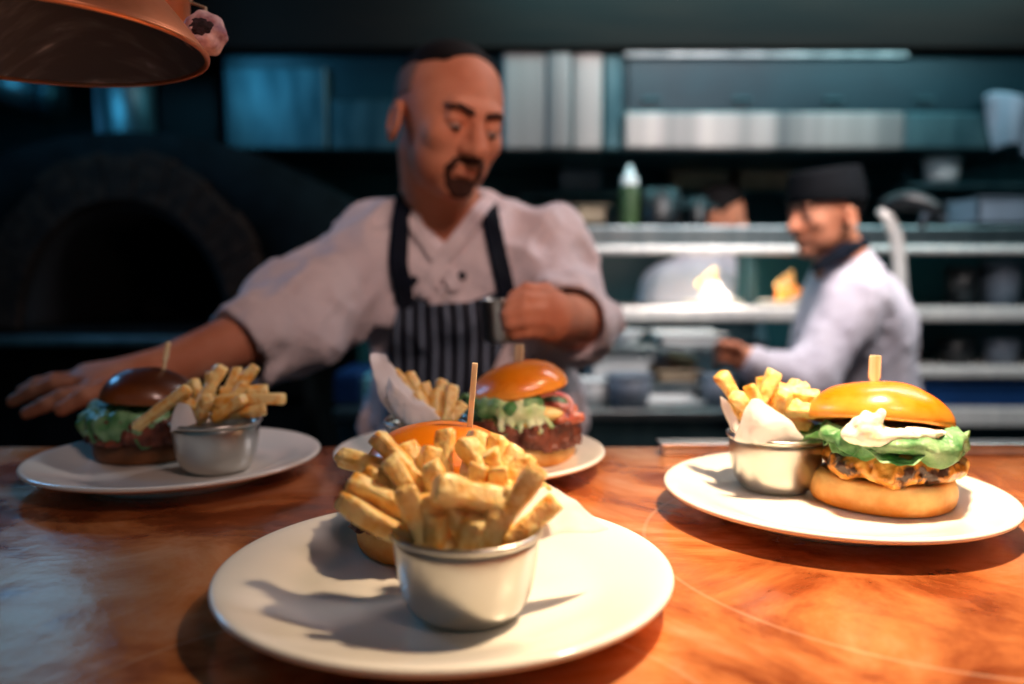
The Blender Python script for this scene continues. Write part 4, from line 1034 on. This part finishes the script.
# left hand: fist round a small cup
mcpL = [P(550, 301, 1.045), P(552, 311, 1.035), P(552, 321, 1.035), P(550, 331, 1.045)]
pipL = [P(525, 299, 1.012), P(523, 310, 1.005), P(524, 321, 1.006), P(527, 331, 1.015)]
dipL = [P(511, 304, 1.010), P(508, 314, 1.003), P(510, 324, 1.004), P(515, 333, 1.014)]
tipL = [P(505, 310, 1.026), P(502, 319, 1.020), P(504, 328, 1.022), P(509, 336, 1.030)]
handL = [ell((mcpL[1] + mcpL[2] + wrL) / 3, (.024, .04, .031))] + [cap(wrL, mcpL[k], .017, .0115) for k in range(4)]
fingL = [U(.003, *chain([mcpL[k], pipL[k], dipL[k], tipL[k]], [.0108, .0098, .009, .0078])) for k in range(4)]
thL = [P(559, 305, 1.095), P(545, 292, 1.065), P(527, 291, 1.045), P(514, 297, 1.035)]
fingL.append(U(.005, *chain(thL, [.015, .012, .0105, .0088])))
bodyf = U(.03, *trunk, *armR[:1], *armL[:1], *neck)
limbs = U(.022, armR[1], armR[2], *handR); limbsL = U(.022, armL[1], armL[2], *handL)
def body_all(p):
    d = smin(bodyf(p), limbs(p), .03); d = smin(d, limbsL(p), .03)
    for g in fingR + fingL: d = smin(d, g(p), .0055)
    return smin(d, head(p), .016)
lo = np.array([wrR[0] - .22, .91, belly[2] - .16]); hi = np.array([elL[0] + .1, 1.55, hc[2] + .16])
sdf('body', body_all, lo, hi, .0024, M['skin'], CH)
head_extras(CH, hc, HRm, HS)
# jacket
slR = [cap(shR, elR, .078, .080), cap(elR, cuR, .080, .064)]; slL = [cap(shL, elL, .072, .062), cap(elL, cuL, .062, .058)]
jt = [ell(chest, (.188, .125, .185)), ell(belly, (.178, .135, .21)), cap(NB + (-.045, .01, -.025), shR, .058, .070), cap(NB + (.045, .01, -.025), shL, .058, .068), ell(P(522, 400, 1.40), (.115, .09, .16)), cap(belly, hip, .165, .175)]
jk = U(.05, *jt, *slR, *slL)
collar = U(.01, cap(P(402, 192, 1.36), P(418, 214, 1.33), .022, .02), cap(P(490, 200, 1.36), P(478, 216, 1.33), .022, .02))
axR = (cuR - elR) / np.linalg.norm(cuR - elR); axL = (cuL - elL) / np.linalg.norm(cuL - elL)
def jacket_base(p):
    d = jk(p)
    q = p - elR; f1 = np.abs(vnoise(p @ np.array([[.8, 0, .6], [0, 1, 0], [-.6, 0, .8]]) * (1, .8, .42), 17, 13)) * .019 - .006 + np.abs(vnoise(p @ np.array([[.75, 0, -.66], [0, 1, 0], [.66, 0, .75]]) * (1, .8, .4), 23, 31)) * .011 + vnoise(p * (1.0, 1.0, .45), 26, 3) * .007 + vnoise(p @ np.array([[.7, 0, .7], [0, 1, 0], [-.7, 0, .7]]) * (1, 1, .3), 38, 7) * .0045
    d = d + f1
    for a, ax, e in ((cuR, axR, elR), (cuL, axL, elL)):
        t = (p - a) @ ax; near = np.linalg.norm(p - a, axis=1) < .16
        d = np.where(near, np.maximum(d, t), d)
    return d
vneck = poly2([tuple(P(x, y, 1.27)[[0, 2]]) for x, y in ((403, 172), (494, 180), (470, 222), (444, 243), (420, 220))])
neckhole = U(.01, cap(NB + (0, .0, -.01), hc + HRm @ np.array((0, .03, -.05)), .066, .07))
def jacket(p):
    d = jacket_base(p); v_ = np.maximum(vneck(p), p[:, 1] - 1.345); d = np.maximum(d, -v_); d = np.maximum(d, -neckhole(p))
    for a, ax, r in ((cuR, axR, .054), (cuL, axL, .053)):
        t = (p - a) @ ax; rad = np.linalg.norm((p - a) - t[:, None] * ax, axis=1); hole = np.maximum(rad - r, -(t + .05)); d = np.maximum(d, -hole)
    return d
lo = np.array([cuR[0] - .13, 1.10, hip[2] - .05]); hi = np.array([elL[0] + .14, 1.66, hc[2] + .02])
jko = sdf('jacket', jacket, lo, hi, .0042, M['white_cloth'], CH)
def front_shell(reg, t0, t1, hh, name, m, parent, lo_, hi_):
    f = lambda p: np.maximum(np.maximum(jacket_base(p) - t1, -(jacket_base(p) - t0)), np.maximum(reg(p), p[:, 1] - 1.40))
    return sdf(name, f, lo_, hi_, hh, m, parent)
def strip(pts, w, Y=1.27):
    Q = [P(x, y, Y)[[0, 2]] for x, y in pts]
    def f(p):
        q = p[:, (0, 2)]; d = np.full(len(q), 1e9)
        for a, b in zip(Q[:-1], Q[1:]):
            e = b - a; wv = q - a; h = np.clip((wv @ e) / (e @ e), 0, 1); d = np.minimum(d, np.hypot(*(wv - h[:, None] * e).T))
        return d - w
    return f
lo2 = np.array([shR[0] - .02, 1.12, hip[2] - .02]); hi2 = np.array([shL[0] + .03, 1.42, hc[2] - .05])
# lapels (crossing bands), undershirt
front_shell(strip([(404, 186), (414, 225), (440, 262), (455, 285)], .012), -.002, .0095, .0034, 'lapel', M['white_cloth'], CH, lo2, hi2)
front_shell(strip([(488, 196), (466, 228), (440, 262), (425, 292)], .013), -.002, .0125, .0034, 'lapel', M['white_cloth'], CH, lo2, hi2)
for bxp, byp in ((462, 276), (414, 280)):
    bp_ = P(bxp, byp, 1.27); v, f = None, None
    # find the cloth surface under the button
    ys = np.linspace(1.15, 1.38, 231); dd = jacket_base(np.stack([np.full(231, 0.) + (bxp - 512) / 800 * ys * 1.003, ys, np.array([Z(byp, yy) for yy in ys])], 1)); k = int(np.argmax(dd < .006)); c = P(bxp, byp, ys[k])
    v, f = lathe_vf([(0, 0), (.0065, 0), (.007, .0015), (.0055, .003), (0, .0025)], 20); v = np.array(v); v = np.stack([v[:, 0], -v[:, 2], v[:, 1]], 1) + c
    mk('button', v, [tuple(q) for q in f], M['navy'], jko)
# apron: bib, straps and skirt
bib = poly2([tuple(P(x, y, 1.27)[[0, 2]]) for x, y in ((400, 292), (430, 304), (470, 302), (505, 288), (512, 330), (492, 372), (486, 420), (492, 560), (376, 560), (383, 420), (386, 350))])
front_shell(bib, .001, .0085, .0034, 'apron_bib', M['apron'], CH, lo2, hi2)
front_shell(strip([(402, 192), (398, 225), (398, 262), (404, 300)], .0155), .004, .0105, .0034, 'apron_strap', M['navy'], CH, lo2, hi2)
front_shell(strip([(487, 198), (493, 232), (500, 262), (508, 300)], .0150), .004, .0115, .0034, 'apron_strap', M['navy'], CH, lo2, hi2)
tr_ = U(.05, cap(hip + (0, 0, -.05), hip + (0, 0, -.2), .15, .15), cap(hip + (-.1, 0, -.15), (hip[0] - .11, hip[1] + .02, .05), .095, .06), cap(hip + (.1, 0, -.15), (hip[0] + .11, hip[1] + .02, .05), .095, .06))
sdf('trousers', tr_, (hip[0] - .3, hip[1] - .22, 0.004), (hip[0] + .3, hip[1] + .25, hip[2] + .1), .012, M['black_cloth'], CH)
# small cup in the fist
cc = P(501, 321, 1.032)
t = thing('small_cup', (cc[0], cc[1], cc[2] - .03), 'small shiny steel cup gripped in the head chef\'s fist at his apron', 'cup')
v, f = lathe_vf([(0, -.028), (.018, -.028), (.022, -.024), (.026, .026), (.028, .028), (.0255, .028), (.0215, -.022), (0, -.023)], 40, cc); mk('cup_wall', v, f, M['steel'], t)

# ---------- capped chef at the back
h2 = P(825, 214, 2.15); R2m = rotm(math.radians(-70), math.radians(8), 0)
C2 = thing('person', (P(852, 350, 2.2)[0], 2.2, 0), 'chef in a black cap and pale jacket turned away towards the gantry', 'person')
nb2 = P(842, 262, 2.2); s2n = P(858, 300, 2.10); s2f = P(830, 292, 2.36); e2 = P(804, 385, 2.02); w2 = P(749, 362, 1.99); ch2 = P(852, 335, 2.22); hp2 = P(854, 470, 2.25)
head2 = XF(hf, h2, R2m, .97)
hd2 = [P(736, 354, 1.985), P(725, 350, 1.985)]
b2 = U(.03, cap(h2 + R2m @ np.array((0, .03, -.06)), nb2, .052, .06), cap(nb2, ch2, .07, .11), cap(nb2, s2n, .05, .05), cap(nb2, s2f, .05, .05), cap(s2n, e2, .05, .042), cap(e2, w2, .042, .028), cap(ch2, hp2, .11, .11), ell((w2 + hd2[0]) / 2, (.035, .02, .028)))
f2_ = []
for k in range(4):
    zz = .020 - .0135 * k; f2_.append(U(.003, *chain([hd2[0] + (.005, .0, zz), hd2[1] + (-.01, -.012, zz - .002), hd2[1] + (-.02, .008, zz - .012)], [.0105, .0098, .0082])))
f2_.append(U(.004, *chain([w2 + (-.01, -.012, .012), hd2[0] + (-.005, -.022, .022), hd2[1] + (-.012, -.02, .014)], [.014, .011, .009])))
def body2(p):
    d = smin(b2(p), head2(p), .015)
    for g in f2_: d = smin(d, g(p), .005)
    return d
sdf('body', body2, (w2[0] - .13, 1.88, hp2[2] - .12), (ch2[0] + .2, 2.5, h2[2] + .15), .0042, M['skin'], C2)
head_extras(C2, h2, R2m, .97, 'short', False)
j2 = U(.06, ell(ch2, (.155, .17, .20)), ell(P(856, 410, 2.24), (.155, .16, .22)), cap(nb2 + (0.01, 0, -.02), s2n, .062, .072), cap(nb2 + (0.01, 0, -.02), s2f, .06, .07), cap(s2n, e2, .074, .066), cap(e2, w2 + (e2 - w2) * .12, .064, .046), cap(ch2, hp2, .14, .15))
hole2 = cap(nb2 + (0, 0, -.01), h2 + R2m @ np.array((0, .03, -.06)), .062, .064)
ja2 = lambda p: np.maximum(j2(p) + vnoise(p * (1, 1, .5), 22, 4) * .009 + vnoise(p, 40, 6) * .003, -hole2(p))
sdf('jacket', ja2, (w2[0] - .06, 1.88, hp2[2] - .1), (ch2[0] + .24, 2.56, h2[2] - .02), .0065, M['grey_cloth'], C2)
kn = U(.01, *chain([P(808, 272, 2.10), P(826, 262, 2.085), P(846, 250, 2.10), P(862, 244, 2.17), P(862, 246, 2.25)], [.012, .017, .019, .018, .014]))
sdf('neckerchief', kn, nb2 - .12, nb2 + .14, .004, M['navy'], C2)
def capf(p):
    r = np.sqrt((p[:, 0] / .094) ** 2 + ((p[:, 1] - .008) / .110) ** 2) ; q = (r - 1) * .094; z = p[:, 2]
    return np.maximum(np.maximum(q + np.clip(z - .06, 0, 1) * .15, z - .122 + .2 * np.clip(r - .6, 0, 1) * .05), .030 - z - .1 * p[:, 1]) 
sdf('skull_cap', XF(capf, h2, R2m, .97), h2 - .16, h2 + .17, .0042, M['black_cloth'], C2)
tr2 = U(.05, cap(hp2, hp2 + (0, 0, -.15), .14, .13), cap(hp2 + (0, -.08, -.1), (hp2[0], hp2[1] - .1, .06), .09, .06), cap(hp2 + (0, .08, -.1), (hp2[0], hp2[1] + .1, .06), .09, .06))
sdf('trousers', tr2, (hp2[0] - .22, hp2[1] - .28, .004), (hp2[0] + .22, hp2[1] + .28, hp2[2] + .1), .014, M['black_cloth'], C2)

# ---------- third cook bending behind the gantry
h3 = P(722, 214, 3.36); R3m = rotm(math.radians(68), math.radians(18), 0)
C3 = thing('person', (P(695, 350, 3.2)[0], 3.26, 0), 'dark haired cook in a white jacket half hidden behind the gantry shelves', 'person')
nb3 = P(712, 254, 3.38); ch3 = P(694, 318, 3.37); hp3 = P(680, 430, 3.37)
head3 = XF(hf, h3, R3m, .95)
hand3 = [P(756, 345, 3.18)]
b3 = U(.03, cap(h3 + R3m @ np.array((0, .03, -.06)), nb3, .052, .06), cap(nb3, ch3, .07, .12), cap(ch3, hp3, .12, .12), cap(P(664, 290, 3.34), P(650, 350, 3.28), .045, .04), cap(P(650, 350, 3.28), P(690, 362, 3.22), .04, .028), cap(P(730, 290, 3.38), P(752, 340, 3.30), .045, .04))
sdf('body', lambda p: smin(b3(p), head3(p), .015), (ch3[0] - .35, 3.1, hp3[2] - .1), (ch3[0] + .4, 3.6, h3[2] + .15), .0065, M['skin'], C3)
head_extras(C3, h3, R3m, .95, 'full', False, False)
j3 = U(.08, ell(ch3 + (0, 0, .0), (.245, .165, .27)), ell(P(690, 380, 3.37), (.20, .16, .24)), cap(P(664, 290, 3.34), P(650, 350, 3.28), .08, .07), cap(P(730, 290, 3.38), P(752, 340, 3.32), .075, .06), cap(nb3, ch3, .08, .15))
sdf('jacket', lambda p: j3(p) + vnoise(p * (1, 1, .5), 18, 4) * .009, (ch3[0] - .4, 3.08, hp3[2] - .1), (ch3[0] + .42, 3.6, h3[2] + .02), .009, M['grey_cloth'], C3)
tr3 = U(.05, cap(hp3 + (0, 0, .1), hp3 + (0, 0, -.15), .15, .14), cap(hp3 + (-.08, 0, -.1), (hp3[0] - .09, hp3[1], .06), .09, .06), cap(hp3 + (.08, 0, -.1), (hp3[0] + .09, hp3[1], .06), .09, .06))
sdf('trousers', tr3, (hp3[0] - .28, hp3[1] - .2, .004), (hp3[0] + .28, hp3[1] + .2, hp3[2] + .26), .016, M['black_cloth'], C3)

# ---------- plated food waiting on the gantry shelf
def far_plate(px, label, Y=GY + .10, r=.105):
    c = P(px, 300, Y); t = thing('dinner_plate', (c[0], Y, z2), label, 'plate', 'plates on the gantry')
    v, f = lathe_vf([(0, .003), (.6 * r, .003), (r, .016), (r, .019), (.6 * r, .008), (0, .008)], 48, (c[0], Y, z2)); mk('plate_body', v, f, M['plate'], t)
    return c
pa = far_plate(712, 'white plate with a paper wrapped heap on the gantry under the heat lamp')
pb = far_plate(789, 'white plate on the gantry just behind the capped chef\'s chest')
def heap(c, label1, label2, s, seed):
    z = z2 + .008; k = np.array([c[0], GY + .10, z])
    fs = [ell(k + (0, 0, .03 * s), (.038 * s, .03, .045 * s)), ell(k + (.035 * s, 0, .016 * s), (.03 * s, .028, .022 * s)), ell(k + (-.012 * s, 0, .055 * s), (.016 * s, .016, .03 * s))]
    g = U(.01, *fs); f = lambda p: g(p) + vnoise(p, 60, seed) * .004
    o = sdf('paper_wrap', f, k - (.09, .06, -.0035), k + (.09, .06, .12), .003, M['paper']); tag(o, label1, 'paper')
    for i in range(4):
        a = k + (-.05 * s + .012 * i, .0, .045 * s + .015 * i); fry(a + np.array([-.004 + .006 * i, -.01, .030]), k + (-.015 + .01 * i, -.005, .03 * s), .014, .05, label2, 'fries in a heap on the gantry, ' + str(seed))
heap(pa, 'crumpled white paper wrap glowing on the gantry plate under the heat lamp', 'orange fry edging the bright paper heap on the gantry', 1.0, 61)
heap(pb, 'white paper wrap on the gantry plate half behind the capped chef', 'orange fry on the gantry plate half behind the capped chef', .95, 67)
# sheet of stacked white crockery between the posts
for i, (px, w) in enumerate(((612, 40),)):
    c = P(px, 306, GY + .15); 
t = thing('bread_roll', (pb[0] - .012, GY + .06, z2 + .01), 'round orange bun on the gantry plate beside the capped chef', 'bun')
bun_top(t, .048, .045, M['bun'], (0, 0, .02), (0, math.radians(-20), 0), 71)

# ================================================================== LIGHTS
def light(kind, loc, target, power, col, size=.1, size_y=None, spot=None, blend=.5, name='lamp_light', spread=None):
    d = bpy.data.lights.new(name, kind); d.energy = power; d.color = col
    if kind == 'AREA':
        d.shape = 'RECTANGLE' if size_y else 'DISK'; d.size = size
        if size_y: d.size_y = size_y
        if spread: d.spread = math.radians(spread)
    else: d.shadow_soft_size = size
    if kind == 'SPOT': d.spot_size = math.radians(spot); d.spot_blend = blend
    o = bpy.data.objects.new(name, d); COL.objects.link(o); o.location = loc
    o.rotation_euler = (Vector(target) - Vector(loc)).to_track_quat('-Z', 'Y').to_euler(); return o
WARM = (1.0, .72, .46)
light('SPOT', (.30, .60, 1.76), (.33, .48, 1.1), 64, WARM, .028, spot=86, blend=.9, name='heat_lamp_light')
light('AREA', (.5, -.15, 2.3), (-.02, 1.28, 1.34), 1.9, (1., .68, .60), .4, name='chef_fill_light', spread=62)  # added fill for the chef's front, no lamp known there
light('AREA', (-1.75, 1.75, 2.1), (-.3, 1.1, 1.25), 5.5, (.16, .52, 1.0), .4, .4, name='cool_kitchen_light')
light('AREA', (-1.86, 3.0, 2.22), (-.2, .8, 1.1), 1.0, (.12, .50, 1.0), .34, .34, name='oven_side_light')
light('AREA', (-1.35, 2.2, 2.35), (-1.05, 3.2, 1.85), 5, (.12, .55, .9), .4, .4, name='cool_hood_light')
light('AREA', (1.0, 1.75, 2.66), (.95, 2.5, 1.0), 22, (1.0, .90, .92), 1.0, .4, name='kitchen_ceiling_light')
light('AREA', (.9, 1.45, 2.2), (.85, 2.7, 1.1), 5, (1.0, .88, .84), .6, .3, name='gantry_fill_light', spread=75)  # added to brighten the gantry's shelf edges, not a lamp of the kitchen
light('AREA', (.45, 2.35, 2.35), (.50, 3.2, 1.9), 1.6, (1., .80, .70), .7, .12, name='hood_light')
light('AREA', (X(715, GY), GY + .10, z1b - .02), (X(715, GY), GY + .12, z2), 4.5, (1., .85, .7), .3, .08, name='gantry_heat_light')
light('AREA', (1.0, 3.0, 2.6), (.9, 4.0, 1.5), 34, (.30, .85, .95), 2.2, .4, name='back_kitchen_light')
light('AREA', (1.9, 1.9, 2.6), (1.7, 2.8, 1.2), 12, (.62, .95, 1.0), .8, .5, name='rack_light')

w = bpy.data.worlds.new('World'); SC.world = w; w.use_nodes = True
bg = w.node_tree.nodes['Background']; bg.inputs[0].default_value = (.05, .16, .22, 1); bg.inputs[1].default_value = .35

# ================================================================== CAMERA
cd = bpy.data.cameras.new('camera'); cam = bpy.data.objects.new('camera', cd); COL.objects.link(cam)
cam.location = (0, 0, EYE); cam.rotation_euler = (math.pi / 2 - PITCH, 0, 0)
cd.sensor_width = 36; cd.lens = 800 / 1024 * 36; cd.clip_start = .02; cd.clip_end = 50
cd.dof.use_dof = True; cd.dof.focus_distance = .575; cd.dof.aperture_fstop = (cd.lens / 1000) / .0106
SC.camera = cam
vs = SC.view_settings; vs.view_transform = 'Standard'; vs.look = 'None'; vs.exposure = 0.0; vs.gamma = 1; vs.use_curve_mapping = False
